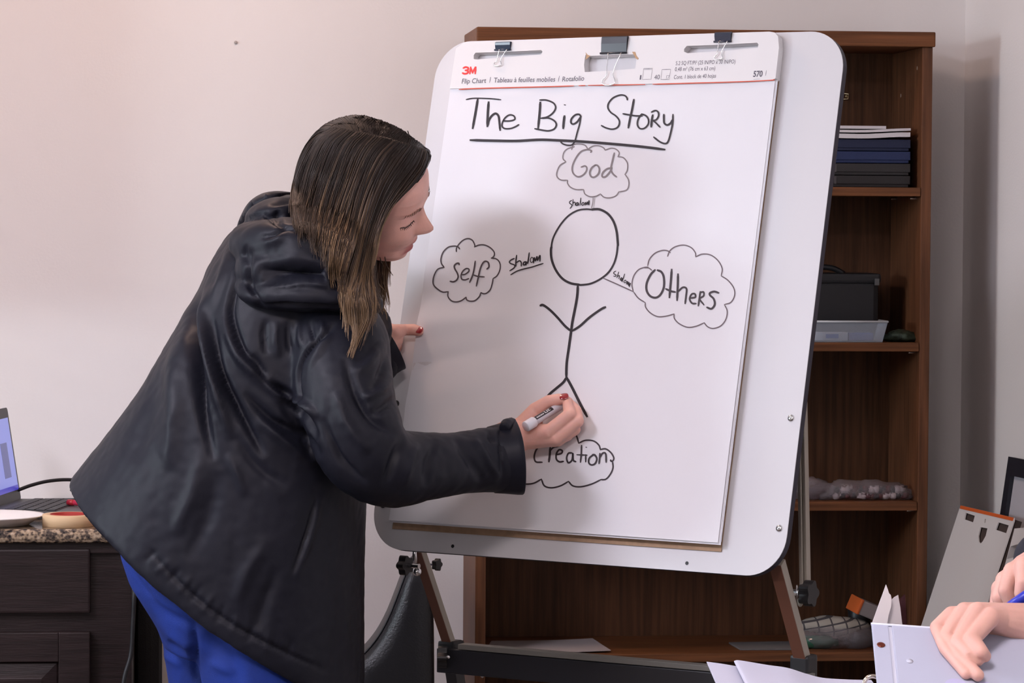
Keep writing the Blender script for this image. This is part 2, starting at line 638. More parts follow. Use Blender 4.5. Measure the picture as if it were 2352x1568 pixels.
AX = (ER, EU, EN)
easel = thing('easel', (*(B(0.35, 0.8, -0.15)[:2]), 0.0), 'folding easel with white melamine board, brown legs and black crossbar', 'easel')
BA0, BA1, BB0, BB1 = -0.046, 0.7475, -0.004, 0.8875
bd = obj('whiteboard', extrude_poly(rrect(BA0, -BB1, BA1, -BB0, 0.066, 12), BO, ER, EU, EN, -0.0155, -0.014), M_BOARD, easel)
obj('board_back', extrude_poly(rrect(BA0, -BB1, BA1, -BB0, 0.066, 12), BO, ER, EU, EN, -0.029, -0.0156), mat('navy_black_edge', (0.010, 0.008, 0.022), 0.5), easel)
for px, py, m in ((1817, 960, M_CHROME), (1790, 1213, M_CHROME), (910, 927, M_BLACKM), (880, 1158, M_BLACKM)):
    a, b = hit(px, py, -0.014)
    s_ = obj('screw', lathe([(0.0062, 0), (0.0060, 0.0012), (0.0045, 0.0028), (0.002, 0.0036), (0.0001, 0.0038)], B(a, b, -0.0139), EN, 20), m, bd, True)
    obj('screw_slot', box(B(a, b, -0.0100), (0.006, 0.0011, 0.0006), AX), M_BLACK, bd)
for px, py in ((1040, 1254), (1578, 1293)):
    a, b = hit(px, py, -0.014)
    obj('bolt_hole', lathe([(0.0030, 0.0), (0.0030, 0.0006), (0.0001, 0.0006)], B(a, b, -0.0139), EN, 14), M_BLACK, bd)


def leg(p_top, p_bot, wx, wy, m_front, m_side, name):
    t = unit(p_bot - p_top)
    n = unit(np.cross(ER, t))
    c = (p_top + p_bot) / 2
    L = np.linalg.norm(p_bot - p_top)
    g = obj(name, box(c, (wx, wy, L), (ER, n, -t), 0.0015), m_side, easel)
    if m_front is not m_side:
        obj('leg_face', box(c - n * (wy / 2 + 0.0006) * np.sign(n @ EN) * -1, (wx * 0.96, 0.0012, L), (ER, n, -t)), m_front, g)
    return g


dL, dR = 5.535, 5.165
lt, lb = P(962, 1262, dL + 0.010), P(1036, 1488, dL + 0.115)
rt, rb = P(1785, 1290, dR + 0.014), P(1846, 1522, dR + 0.125)
leg(lt, lb, 0.019, 0.013, M_BROWNM, M_ALU, 'leg')
leg(rt, rb, 0.022, 0.017, M_BROWNM, M_ALU, 'leg')
lf, rf = lb + BACK * 0.15, rb + BACK * 0.15
lf[2] = rf[2] = 0.012
leg(lb, lf, 0.022, 0.026, M_BLACKM, M_BLACKM, 'lower_leg')
leg(rb, rf, 0.022, 0.026, M_BLACKM, M_BLACKM, 'lower_leg')
# rear pair standing forward of the shelf, and the tray crossbar
tl, tr = P(1012, 1498, dL + 0.10), P(1868, 1574, dR + 0.10)
ct = unit(tr - tl)
cn = unit(np.cross(ct, V(0, 0, 1)))
cc = (tl + tr) / 2
Lc = np.linalg.norm(tr - tl)
obj('crossbar', box(cc + V(0, 0, -0.012), (Lc, 0.026, 0.042), (ct, cn, np.cross(ct, cn) * -1), 0.002), M_BLACKM, easel)
obj('tray_lip', box(cc + V(0, 0, 0.0145) + ct * 0.02, (Lc - 0.045, 0.024, 0.009), (ct, cn, np.cross(ct, cn) * -1), 0.001), mat('grey_tray', (0.16, 0.155, 0.14), 0.5), easel)
for p in (lb, rb):
    obj('corner_bracket', box(p + V(0, 0, -0.012), (0.034, 0.036, 0.052), (ct, cn, V(0, 0, 1)), 0.005), M_BLACK, easel)


def knob(c, axis, r, name='knob'):
    a, b = frame_of(axis)
    ring = []
    for k in range(40):
        q = 2 * math.pi * k / 40
        rr = r * (1 + 0.16 * math.cos(5 * q))
        ring.append((rr * math.cos(q), rr * math.sin(q)))
    me = extrude_poly(ring, np.asarray(c), a, b, unit(axis), 0, r * 0.9)
    k = obj(name, me, M_BLACK, easel)
    obj('knob_bolt', cyl(np.asarray(c) - unit(axis) * 0.022, np.asarray(c), r * 0.28, 12), M_CHROME, k)
    return k


knob(P(938, 1298, dL - 0.03), -ER, 0.015)
knob(P(999, 1296, dL + 0.05), ER, 0.0095)
knob(P(1028, 1508, dL + 0.08), -ER * 0.8 - BACK * 0.4, 0.017)
knob(P(1846, 1362, dR + 0.09), ER, 0.019)
obj('bolt_head', ball(P(1108, 1548, dL + 0.07), (0.004, 0.003, 0.0065)), M_CHROME, easel, True)
obj('hinge_post', cyl(P(952, 1240, dL + 0.0), P(953, 1300, dL + 0.0), 0.0042, 14), M_CHROME, easel, True)
obj('hinge_plate', ball(P(958, 1312, dL + 0.01), (0.008, 0.006, 0.008)), M_CHROME, easel, True)
for x0, x1, w in ((1836, 1846, 0.0060), (1846, 1857, 0.0058)):
    top, bot = P(x0, 880, dR + 0.13), P(x1 - 2, 1352, dR + 0.13)
    leg(top, bot, w, 0.014, M_ALU, M_ALU, 'rear_pole')
obj('pole_washer', cyl(P(1829, 1362, dR + 0.09), P(1831, 1362, dR + 0.09), 0.014, 20), M_CHROME, easel, True)
obj('pole_end', ball(P(1838, 1382, dR + 0.10), (0.005, 0.005, 0.008)), M_ALU, easel, True)

# --- pad: backing card, block of sheets, top sheet, header card
PW, PL, HD = 0.635, 0.8405, 0.084


def sheet_n(a, b):
    """gentle waves of the hanging paper; it lifts off the block towards its free lower edge"""
    t = max(0.0, (b - HD) / (PL - HD))
    w = 0.0016 * t * math.sin(9.0 * b + 4.0 * a) + 0.0030 * t * t
    l = max(0.0, 1 - a / 0.30)
    for bc, sl, am, sg in ((0.50, -0.10, 0.0030, 0.020), (0.575, -0.22, -0.0022, 0.016), (0.46, 0.05, -0.0016, 0.03), (0.64, -0.3, 0.0020, 0.02), (0.40, 0.12, 0.0012, 0.018)):
        w += am * l * math.exp(-((b - bc - sl * a) / sg) ** 2)
    w += 0.0012 * math.exp(-((b - HD - 0.012) / 0.010) ** 2) * math.sin(a * 60 + 2.1 * math.sin(a * 23)) * (0.4 + 0.6 * math.sin(a * 11) ** 2)
    return w


pad = thing('flip_chart_pad', B(0.31, PL, -0.006), 'large white flip chart pad with black marker drawing, clipped to the easel', 'flip chart')
obj('backing_card', box(B(0.3165, 0.464, -0.0124), (0.637, 0.778, 0.0018), AX), M_KRAFT, pad)
obj('sheet_block', box(B(PW / 2, (HD + PL) / 2, -0.0063), (PW - 0.002, PL - HD - 0.006, 0.0095), AX), mat('sheet_edges', (0.70, 0.68, 0.70), 0.8, bump=(900, 0.3, (0.02, 0.02, 1))), pad)
for k, (da, db) in enumerate(((0.0025, 0.001), (0.004, 0.003))):
    na, nb = 24, 30
    vs = [B(da + PW * i / na, HD - 0.004 + (PL + db - HD + 0.004) * j / nb, sheet_n(PW * i / na, HD + (PL - HD) * j / nb) * (0.55 - 0.25 * k) - 0.0011 - 0.0004 * k) for j in range(nb + 1) for i in range(na + 1)]
    fs = [(j * (na + 1) + i, (j + 1) * (na + 1) + i, (j + 1) * (na + 1) + i + 1, j * (na + 1) + i + 1) for j in range(nb) for i in range(na)]
    obj('under_sheet', (vs, fs), M_PAPER, pad, True)
na, nb = 160, 200
vs = [B(PW * i / na, HD - 0.003 + (PL - HD + 0.003) * j / nb, sheet_n(PW * i / na, HD - 0.003 + (PL - HD + 0.003) * j / nb)) for j in range(nb + 1) for i in range(na + 1)]
fs = [(j * (na + 1) + i, (j + 1) * (na + 1) + i, (j + 1) * (na + 1) + i + 1, j * (na + 1) + i + 1) for j in range(nb) for i in range(na)]
sheet = obj('top_sheet', (vs, fs), M_PAPER, pad, True)
for p in sheet.data.polygons:
    p.use_smooth = True
# header card with its three slots cut right through


def hab(pts, n=0.0015):
    return [(lambda q: (q[0], -q[1]))(hit(x, y, n)) for x, y in pts]


hd_out = hab([(1034, 204), (1048, 112), (1067, 97.5), (1300, 88), (1560, 79.5), (1768, 73), (1780, 75), (1788, 84), (1790, 110), (1782, 180), (1772, 186)])
slots = [hab([(1093, 121.5), (1170, 119), (1244, 115.5), (1247, 119), (1243, 126), (1170, 131), (1097, 137), (1089, 136), (1089, 127)]),
         hab([(1346, 126), (1352, 129), (1400, 127), (1454, 125), (1461, 126.5), (1463, 134), (1460, 158), (1400, 163), (1344, 166), (1342.5, 150), (1344, 135)]),
         hab([(1578, 106), (1660, 103), (1740, 98.5), (1743, 102), (1741, 110), (1660, 117.5), (1580, 122.5), (1572, 119), (1572, 113)])]
hdr = obj('header_card', extrude_poly(hd_out, BO, ER, EU, EN, -0.0128, 0.0028, slots), M_CARD, pad)
edge = []
for pl, w in (([(1055, 205.5), (1100, 203.2), (1250, 199.5), (1318, 197.4)], 2.4), ([(1330, 197.0), (1345, 196.4)], 2.2), ([(1352, 196.2), (1482, 194.4)], 2.6), ([(1500, 193.6), (1560, 192), (1700, 188), (1772, 184.5), (1778, 182.6)], 2.4)):
    edge.append((pl, w))


def ribbon(pts, width, nfun, smooth=8, taper=0.35, n0=0.0004):
    """flat pen stroke lying on the paper; pts in photo pixels"""
    c = crom([V(*p) for p in pts], smooth) if len(pts) > 2 else [V(*pts[0]) + (V(*pts[1]) - V(*pts[0])) * t for t in (0, .25, .5, .75, 1)]
    m = len(c)
    L, R_ = [], []
    for i, q in enumerate(c):
        t = unit(c[min(i + 1, m - 1)] - c[max(i - 1, 0)])
        e = min(i, m - 1 - i)
        w = width * 0.5 * ((1 - taper) + taper * min(1, e / 2.0))
        nv = V(-t[1], t[0])
        if i == 0:
            q = q - t * width * 0.25
        if i == m - 1:
            q = q + t * width * 0.25
        L.append(q + nv * w)
        R_.append(q - nv * w)
    vs = []
    for q in L + R_:
        a, b = hit(q[0], q[1], 0)
        w_ = nfun(a, b)
        a, b = hit(q[0], q[1], w_)
        vs.append(B(a, b, nfun(a, b) + n0))
    fs = [(i, i + 1, m + i + 1, m + i) for i in range(m - 1)]
    return vs, fs


def ink(name, strokes, nfun, material, parent, n0=0.0004, label=None, smooth=8):
    parts = [ribbon(p, w, nfun, smooth, n0=n0 + 0.00004 * k) for k, (p, w) in enumerate(strokes)]
    o = obj(name, join(*parts), material, parent)
    if label:
        o['label'] = label
    return o


hdr_n = lambda a, b: 0.0028
ink('red_edge_line', edge, lambda a, b: 0.0022, M_REDLINE, hdr, 0.0009)
torn = mat('torn_kraft', (0.50, 0.33, 0.20), 0.9)
for pl in ([(1345, 120), (1350, 126), (1356, 128), (1350, 134), (1345, 137), (1347, 128)], [(1452, 119), (1459, 119), (1462, 128), (1467, 134), (1465, 137), (1460, 134)]):
    obj('torn_edge', extrude_poly(hab(pl, 0.003), BO, ER, EU, EN, 0.0028, 0.0034), torn, hdr)


def z(region, pts_w):
    x0, y0, s = region
    return [([(x0 + s * x, y0 + s * y) for x, y in p], w * s) for p, w in pts_w]


Z1, Z2, Z3, Z4, Z5, Z7 = (1050, 200, .2211), (980, 530, .1233), (1220, 440, .21259), (1220, 640, .2168), (1100, 840, .2041), (1440, 60, .16156)
heading = z(Z1, [
    ([(95, 130), (160, 118), (250, 117), (360, 122), (455, 132)], 15), ([(215, 125), (195, 250), (162, 430)], 26),
    ([(328, 155), (320, 270), (315, 410)], 26), ([(320, 400), (330, 350), (360, 300), (400, 275), (430, 300), (440, 360), (448, 450)], 23),
    ([(475, 352), (550, 352), (600, 335), (590, 300), (545, 290), (500, 320), (472, 370), (470, 410), (500, 432), (560, 430), (610, 410), (643, 390)], 17),
    ([(865, 158), (860, 250), (843, 425)], 25), ([(860, 135), (930, 137), (1000, 165), (1025, 210), (1000, 265), (940, 310), (870, 325)], 18),
    ([(880, 325), (950, 322), (1010, 350), (1032, 390), (1010, 435), (950, 455), (870, 445), (808, 433)], 18),
    ([(1117, 300), (1110, 350), (1103, 430)], 25), ([(1113, 184), (1130, 188)], 11),
    ([(1290, 310), (1270, 285), (1230, 290), (1190, 330), (1185, 370), (1210, 385), (1250, 360), (1285, 310)], 19),
    ([(1287, 300), (1275, 380), (1250, 470), (1225, 560), (1195, 600), (1150, 605), (1100, 590), (1075, 565)], 16),
    ([(1770, 135), (1765, 110), (1740, 88), (1690, 85), (1620, 115), (1575, 170), (1570, 220), (1600, 265), (1650, 300), (1685, 345), (1685, 390), (1660, 425), (1610, 438), (1550, 425), (1500, 400)], 17),
    ([(1838, 130), (1820, 230), (1800, 320), (1780, 425)], 22), ([(1725, 278), (1790, 290), (1860, 300), (1925, 300)], 18),
    ([(1920, 280), (1885, 330), (1875, 390), (1900, 430), (1945, 430), (1985, 390), (1990, 340), (1965, 300), (1920, 280)], 17),
    ([(2035, 290), (2025, 340), (2018, 415)], 22), ([(2020, 262), (2060, 245), (2090, 260), (2095, 300), (2070, 340), (2030, 350)], 17), ([(2035, 345), (2075, 380), (2110, 418)], 17),
    ([(2150, 285), (2150, 330), (2155, 375), (2185, 395), (2220, 375), (2240, 340)], 20), ([(2245, 285), (2240, 380), (2220, 480), (2195, 565), (2165, 588), (2110, 570), (2045, 520)], 18),
    ([(140, 552), (400, 558), (630, 560), (860, 548), (1060, 555), (1300, 567), (1600, 590), (1900, 618), (2160, 650)], 27)])
ink('heading', heading, sheet_n, M_INK, sheet, label='heading The Big Story underlined in black marker')
god = z(Z1, [(p, 13) for p in (
    [(1130, 775), (1100, 740), (1110, 680), (1150, 640), (1220, 620)], [(1190, 650), (1210, 600), (1270, 590), (1330, 605), (1360, 645)],
    [(1360, 645), (1410, 615), (1470, 610), (1520, 630), (1540, 655)], [(1540, 655), (1600, 635), (1650, 645), (1685, 680), (1675, 720)],
    [(1670, 722), (1730, 735), (1770, 790), (1770, 860), (1745, 910)], [(1745, 905), (1780, 960), (1785, 1020), (1760, 1070), (1680, 1090)],
    [(1685, 1085), (1650, 1130), (1590, 1150), (1530, 1145), (1490, 1110)], [(1492, 1110), (1440, 1135), (1380, 1138), (1330, 1110), (1315, 1065)],
    [(1315, 1065), (1240, 1065), (1180, 1040), (1150, 1000), (1150, 970)], [(1150, 968), (1080, 965), (1040, 930), (1040, 880), (1070, 815), (1130, 778)])])
god += z(Z1, [([(1390, 680), (1395, 660), (1350, 650), (1290, 670), (1240, 730), (1200, 820), (1205, 890), (1250, 930), (1300, 920), (1340, 880), (1350, 840), (1330, 820), (1290, 832)], 16),
              ([(1440, 810), (1400, 840), (1380, 890), (1395, 930), (1430, 935), (1470, 900), (1480, 850), (1460, 815), (1430, 812)], 18),
              ([(1610, 840), (1560, 850), (1515, 890), (1510, 930), (1545, 930), (1590, 880), (1610, 840)], 18), ([(1635, 685), (1615, 770), (1600, 850), (1620, 900), (1660, 935)], 18)])
god += z(Z3, [([(672, 62), (668, 120), (652, 185)], 8), ([(690, 62), (680, 180)], 5)])
ink('god_cloud', god, sheet_n, M_INKG, sheet, label='pale cloud with the word God')
selfc = z(Z2, [(p, 25) for p in (
    [(555, 390), (560, 320), (620, 230), (700, 165), (780, 145), (850, 175), (890, 240), (905, 300)], [(890, 300), (980, 265), (1080, 265), (1180, 310), (1250, 380), (1265, 440), (1240, 490), (1205, 510)],
    [(1205, 508), (1290, 520), (1350, 570), (1375, 650), (1360, 750), (1310, 840), (1240, 890)], [(1240, 890), (1225, 980), (1190, 1090), (1120, 1160), (1060, 1170), (1010, 1150)],
    [(1015, 1150), (980, 1230), (900, 1300), (810, 1310), (750, 1285), (735, 1235)], [(740, 1235), (650, 1300), (550, 1325), (460, 1300), (400, 1220), (405, 1130)],
    [(405, 1135), (300, 1140), (200, 1080), (130, 1000), (125, 900), (160, 790), (220, 710), (330, 680)], [(330, 680), (280, 610), (270, 520), (310, 400), (400, 310), (500, 285), (580, 295), (620, 340)])])
selfc += z(Z2, [([(610, 635), (600, 605), (560, 610), (520, 650), (530, 710), (575, 790), (590, 860), (560, 920), (500, 950), (440, 940)], 30),
                ([(655, 820), (720, 810), (785, 760), (790, 715), (740, 705), (680, 750), (645, 830), (660, 900), (720, 915), (790, 890)], 27), ([(910, 565), (890, 700), (860, 830), (805, 960)], 30),
                ([(1125, 715), (1165, 670), (1150, 590), (1090, 570), (1040, 620), (1000, 720), (970, 850), (930, 1030)], 30), ([(880, 825), (960, 850), (1080, 860)], 27)])
ink('self_cloud', selfc, sheet_n, M_INKM, sheet, label='cloud with the word Self')
others = z(Z3, [(p, 13) for p in (
    [(1105, 1080), (1090, 1000), (1110, 910), (1160, 845), (1220, 820), (1265, 815)], [(1215, 822), (1270, 825), (1305, 850)], [(1260, 800), (1280, 730), (1340, 665), (1420, 635), (1475, 640), (1505, 660)],
    [(1475, 700), (1500, 640), (1560, 595), (1650, 578), (1730, 605), (1775, 660), (1780, 705)], [(1780, 705), (1850, 675), (1940, 685), (2020, 745), (2065, 830), (2055, 910)],
    [(2055, 910), (2130, 960), (2190, 1040), (2200, 1120), (2160, 1195), (2090, 1220)], [(2090, 1220), (2120, 1290), (2105, 1380), (2050, 1450), (1970, 1478), (1910, 1460), (1870, 1415)],
    [(1870, 1418), (1780, 1455), (1690, 1465), (1600, 1425), (1550, 1370), (1545, 1320)], [(1545, 1322), (1460, 1345), (1370, 1350), (1290, 1310), (1240, 1250), (1235, 1200)], [(1235, 1200), (1160, 1150), (1110, 1085)],
    [(780, 935), (940, 1005), (1105, 1080)])])
ink('others_cloud', others, sheet_n, mat('fading_marker_ink', (0.16, 0.13, 0.145), 0.7), sheet, label='cloud and arm leading to the word Others')
ink('others_word', z(Z3, [
    ([(1340, 845), (1290, 900), (1250, 990), (1250, 1070), (1290, 1130), (1350, 1145), (1400, 1110), (1435, 1030), (1435, 930), (1410, 870), (1365, 848)], 24),
    ([(1520, 840), (1510, 980), (1495, 1145)], 25), ([(1455, 1050), (1510, 1075), (1560, 1085)], 22), ([(1588, 890), (1585, 1020), (1578, 1175)], 24), ([(1590, 1080), (1640, 1035), (1680, 1050), (1675, 1130), (1665, 1210)], 20),
    ([(1725, 1150), (1775, 1140), (1770, 1105), (1735, 1110), (1715, 1160), (1740, 1205), (1785, 1210)], 20), ([(1830, 1080), (1820, 1150), (1808, 1235)], 20), ([(1825, 1090), (1865, 1085), (1865, 1125), (1825, 1160), (1870, 1225)], 18),
    ([(2030, 1095), (1980, 1080), (1935, 1095), (1935, 1120), (1975, 1160), (1985, 1220), (1950, 1265), (1900, 1250)], 22)]), sheet_n, mat('soft_marker_ink', (0.05, 0.04, 0.047), 0.6), sheet, 0.0005, 'the word Others')
shal = z(Z3, [
    ([(440, 95), (418, 110), (420, 128), (438, 140), (440, 158), (422, 182)], 11), ([(455, 85), (452, 150)], 12), ([(452, 130), (468, 115), (478, 122), (478, 150)], 11), ([(508, 118), (492, 125), (488, 145), (500, 150), (512, 125), (514, 150)], 12),
    ([(540, 70), (530, 148)], 13), ([(560, 118), (548, 135), (556, 148), (572, 140), (572, 122), (560, 118)], 10), ([(585, 148), (590, 118), (600, 140), (610, 112), (616, 140), (628, 98), (628, 145)], 12),
    ([(918, 858), (895, 872), (897, 888), (918, 900), (912, 915), (892, 912)], 10), ([(948, 868), (928, 930)], 11), ([(932, 918), (955, 908), (950, 942)], 10), ([(982, 928), (965, 945), (973, 958), (988, 936), (978, 968)], 11),
    ([(1012, 890), (985, 975)], 11), ([(1022, 955), (1005, 970), (1013, 985), (1030, 975), (1022, 955)], 9), ([(1032, 1000), (1045, 970), (1045, 1002), (1060, 980), (1055, 1015), (1075, 990), (1062, 1030)], 11)]) + z(Z2, [
        ([(1635, 515), (1580, 540), (1545, 580), (1570, 610), (1640, 640), (1630, 690), (1550, 745)], 24), ([(1680, 455), (1665, 580), (1665, 660)], 27), ([(1665, 600), (1730, 560), (1765, 590), (1765, 660)], 25),
        ([(1850, 575), (1815, 590), (1805, 630), (1840, 630), (1860, 580), (1855, 640)], 28), ([(1915, 410), (1900, 520), (1885, 610)], 28), ([(1960, 490), (1935, 540), (1950, 590), (1985, 570), (1985, 510), (1960, 490)], 16),
        ([(1995, 600), (2010, 500), (2030, 560), (2060, 480), (2070, 550), (2115, 460), (2115, 570)], 26), ([(1570, 820), (1680, 755), (1800, 715), (1950, 680), (2060, 645), (2175, 610)], 24)])
for sl_ in (slice(0, 7), slice(7, 14), slice(14, 22)):
    ink('shalom_word', shal[sl_], sheet_n, M_INK, sheet, 0.0006, 'the handwritten word shalom')
figure = z(Z3, [([(660, 195), (590, 190), (500, 205), (400, 265), (310, 370), (240, 500), (215, 620)], 19), ([(222, 590), (215, 640), (225, 740), (270, 850), (340, 940), (430, 990), (540, 1008)], 26),
                ([(500, 1005), (540, 1008), (640, 995), (740, 950), (830, 880), (890, 790), (925, 680), (938, 560)], 21), ([(937, 590), (938, 560), (925, 430), (890, 320), (830, 240), (750, 195), (690, 190), (655, 195)], 26)])
figure += z(Z4, [([(497, 70), (490, 180), (470, 300), (440, 450), (425, 560), (400, 740), (378, 900), (374, 1050)], 28), ([(98, 285), (130, 280), (200, 330), (280, 410), (360, 500), (425, 555)], 26),
                 ([(790, 300), (740, 325), (620, 410), (520, 500), (440, 552)], 25), ([(375, 1050), (340, 1100), (270, 1160), (200, 1220), (135, 1300), (100, 1360)], 27), ([(378, 1045), (440, 1160), (520, 1320), (595, 1460)], 29)])
ink('stick_figure', figure, sheet_n, M_INK, sheet, 0.0005, 'stick figure with a round empty head')
creation = z(Z5, [(p, 18) for p in (
    [(1065, 750), (1100, 790), (1125, 870)], [(1125, 870), (1200, 838), (1290, 845), (1350, 890), (1370, 945)], [(1370, 940), (1430, 935), (1490, 980), (1520, 1040), (1500, 1075), (1480, 1065)],
    [(1505, 1075), (1510, 1150), (1480, 1220), (1430, 1275), (1370, 1280)], [(1375, 1280), (1270, 1330), (1150, 1360), (1060, 1350), (1010, 1300)], [(1010, 1300), (920, 1350), (820, 1372), (740, 1350), (705, 1275)],
    [(705, 1275), (620, 1320), (540, 1330), (460, 1320), (400, 1290)])])
creation += z(Z5, [([(680, 900), (640, 960), (625, 1030), (645, 1080), (715, 1085)], 19), ([(805, 920), (800, 1000), (790, 1080)], 25), ([(800, 960), (840, 920), (900, 905)], 19),
                   ([(875, 1000), (930, 985), (940, 955), (905, 945), (875, 990), (875, 1050), (910, 1080), (955, 1075)], 20), ([(1050, 980), (1010, 985), (990, 1040), (1010, 1090), (1050, 1060), (1060, 985), (1065, 1060), (1095, 1080)], 20),
                   ([(1158, 895), (1155, 990), (1145, 1085)], 20), ([(1105, 1000), (1220, 1005)], 18), ([(1205, 1000), (1205, 1080)], 20), ([(1205, 915), (1218, 918)], 11),
                   ([(1290, 1000), (1245, 1040), (1240, 1090), (1270, 1115), (1310, 1100), (1330, 1050), (1310, 1005), (1280, 1000)], 20), ([(1365, 985), (1362, 1040), (1355, 1100)], 20), ([(1360, 1040), (1395, 985), (1430, 990), (1435, 1085)], 20),
                   ([(1485, 1060), (1494, 1070)], 22)])
ink('creation_cloud', creation, sheet_n, mat('creation_ink', (0.045, 0.035, 0.042), 0.6), sheet, label='cloud with the word Creation')


def text_on_board(name, s, left, right, cap, material, parent, bold=0.0, n=0.0029):
    cu = bpy.data.curves.new('t', 'FONT')
    cu.body = s
    cu.offset = bold
    cu.resolution_u = 4
    o = bpy.data.objects.new('t', cu)
    COL.objects.link(o)
    dg = bpy.context.evaluated_depsgraph_get()
    dg.update()
    me = bpy.data.meshes.new_from_object(o.evaluated_get(dg))
    bpy.data.objects.remove(o)
    co = get_co(me)
    x0, x1 = co[:, 0].min(), co[:, 0].max()
    a0, b0 = hit(left[0], left[1], n)
    a1, b1 = hit(right[0], right[1], n)
    _, bt = hit(left[0], left[1] - cap, n)
    hcap = (b0 - bt) / 0.72
    out = []
    for c in co:
        t = (c[0] - x0) / (x1 - x0)
        out.append(B(a0 + (a1 - a0) * t, b0 + (b1 - b0) * t - c[1] * hcap, n + 0.0002))
    set_co(me, np.array(out))
    return obj(name, me, material, parent)


logo = [([(1064, 156.5), (1069.5, 154.2), (1075, 155.6), (1075.6, 158.8), (1073, 161.2), (1068.5, 161.8)], 4.4), ([(1069, 161.6), (1074, 162.6), (1075.2, 165.8), (1072.5, 168.6), (1067, 169.4), (1062.3, 167.6)], 4.4),
        ([(1079.2, 169.6), (1081.4, 154.2)], 4.6), ([(1081.0, 154.0), (1085.6, 167.8)], 4.2), ([(1085.4, 167.8), (1092.0, 154.0)], 4.2), ([(1093.0, 154.0), (1091.6, 169.4)], 4.6)]
ink('logo', logo, hdr_n, M_RED, hdr, 0.0002, 'bold red 3M logo', 6)
text_on_board('lettering', 'Flip Chart', (1060.6, 191.9), (1116.3, 190), 11.5, M_PRINT, hdr, 0.008)
text_on_board('lettering', 'Tableau à feuilles mobiles', (1133.7, 189.5), (1274.8, 187.2), 11.5, M_PRINT, hdr, 0.008)
text_on_board('lettering', 'Rotafolio', (1291.3, 187.2), (1341.4, 185), 11.5, M_PRINT, hdr, 0.008)
text_on_board('lettering', '5.2 SQ FT/PI² (25 IN/PO x 30 IN/PO)', (1551.8, 149.7), (1688.8, 145.6), 9.3, M_PRINT, hdr)
text_on_board('lettering', '0,48 m² (76 cm x 63 cm)', (1549.9, 163.4), (1642.4, 161), 9.3, M_PRINT, hdr)
text_on_board('lettering', 'Cont. 1 block de 40 hojas', (1547.4, 181.5), (1644.4, 178), 9.3, M_PRINT, hdr)
text_on_board('lettering', '1', (1469, 183), (1472.5, 182.8), 11, M_PRINT, hdr)
text_on_board('lettering', '40', (1502.2, 182.5), (1514.8, 182), 11, M_PRINT, hdr)
text_on_board('lettering', '570', (1729.7, 176.3), (1751, 175.5), 13.5, M_PRINT, hdr, 0.03)
marks = z(Z7, [([(240, 603), (362, 600)], 8), ([(238, 618), (358, 616)], 5), ([(362, 600), (345, 755)], 4), ([(345, 755), (220, 760)], 5), ([(220, 760), (240, 603)], 4),
               ([(500, 617), (622, 614)], 7), ([(622, 614), (602, 760)], 4), ([(602, 760), (483, 760)], 6), ([(483, 760), (500, 617)], 4), ([(560, 755), (563, 706)], 4), ([(563, 706), (606, 703)], 4), ([(606, 703), (578, 755)], 4),
               ([(1985, 630), (1970, 705)], 6), ([(1800, 758), (1890, 752)], 4)])
marks += [([(1127, 177), (1124.6, 190)], 1.3), ([(1285, 174.5), (1282.6, 187.5)], 1.3)]
for sl_ in (slice(0, 5), slice(5, 12), slice(12, 13), slice(13, 14), slice(14, 15), slice(15, 16)):
    ink('printed_mark', marks[sl_], hdr_n, M_PRINT, hdr, 0.0003, smooth=2)


# --- binder clips on the top edge
def binder_clip(px0, px1, py_top, py_lip, py_end, lean, body_mat, label, spread=0.33):
    a0, b0 = hit(px0, py_top, 0.006)
    a1, _ = hit(px1, py_top, 0.006)
    am = (a0 + a1) / 2
    _, bl = hit((px0 + px1) / 2, py_lip, 0.005)
    _, be = hit((px0 + px1) / 2 + lean, py_end, 0.005)
    w = a1 - a0
    t = thing('binder_clip', B(am, b0, 0), label, 'binder clip', 'binder clips along the top of the pad')
    # folded steel: front leaf, spine, rear leaf as one bent sheet
    prof = [(0.0040, bl), (0.0075, b0 + (bl - b0) * 0.45), (0.0085, b0 + 0.002), (0.006, b0), (-0.034, b0), (-0.0365, b0 + 0.002), (-0.036, b0 + (bl - b0) * .45), (-0.032, bl)]
    inner = [(n - 0.0008 if n > -0.01 else n + 0.0008, b + (0.0008 if abs(b - b0) < 0.003 else 0)) for n, b in prof]
    rings = []
    for aa in (a0, a1):
        rings.append([B(aa, b, n) for n, b in prof] + [B(aa, b, n) for n, b in reversed(inner)])
    obj('clip_body', loft(rings, True), body_mat, t)
    obj('clip_lip', cyl(B(a0 - 0.0012, bl, 0.0048), B(a1 + 0.0012, bl, 0.0048), 0.0017, 12), body_mat, t, True)
    obj('clip_lip', cyl(B(a0 - 0.0012, bl, -0.0325), B(a1 + 0.0012, bl, -0.0325), 0.0017, 12), body_mat, t, True)
    da = hit((px0 + px1) / 2 + lean, py_end, 0.005)[0] - am
    Lh = be - bl
    pts = [(am - w * spread * 0.55, bl), (am + da * 0.5 - w * 0.17, bl + Lh * .45), (am + da * 0.72 - w * 0.16, bl + Lh * .70), (am + da * 0.9 - w * 0.30, bl + Lh * .86), (am + da - w * 0.24, bl + Lh * 0.97),
           (am + da, bl + Lh), (am + da + w * 0.20, bl + Lh * 0.95), (am + da * 0.9 + w * 0.20, bl + Lh * .84), (am + da * 0.72 + w * 0.10, bl + Lh * .68), (am + da * 0.5 + w * 0.14, bl + Lh * .45), (am + w * spread, bl)]
    obj('wire_handle', tube(crom([B(a, b, 0.0065) for a, b in pts], 5), 0.00085, 8), M_CHROME, t, True)
    ptsb = [(a, b) for a, b in pts]
    obj('wire_handle', tube(crom([B(a, b, -0.0345) for a, b in ptsb], 5), 0.00085, 8), M_CHROME, t, True)


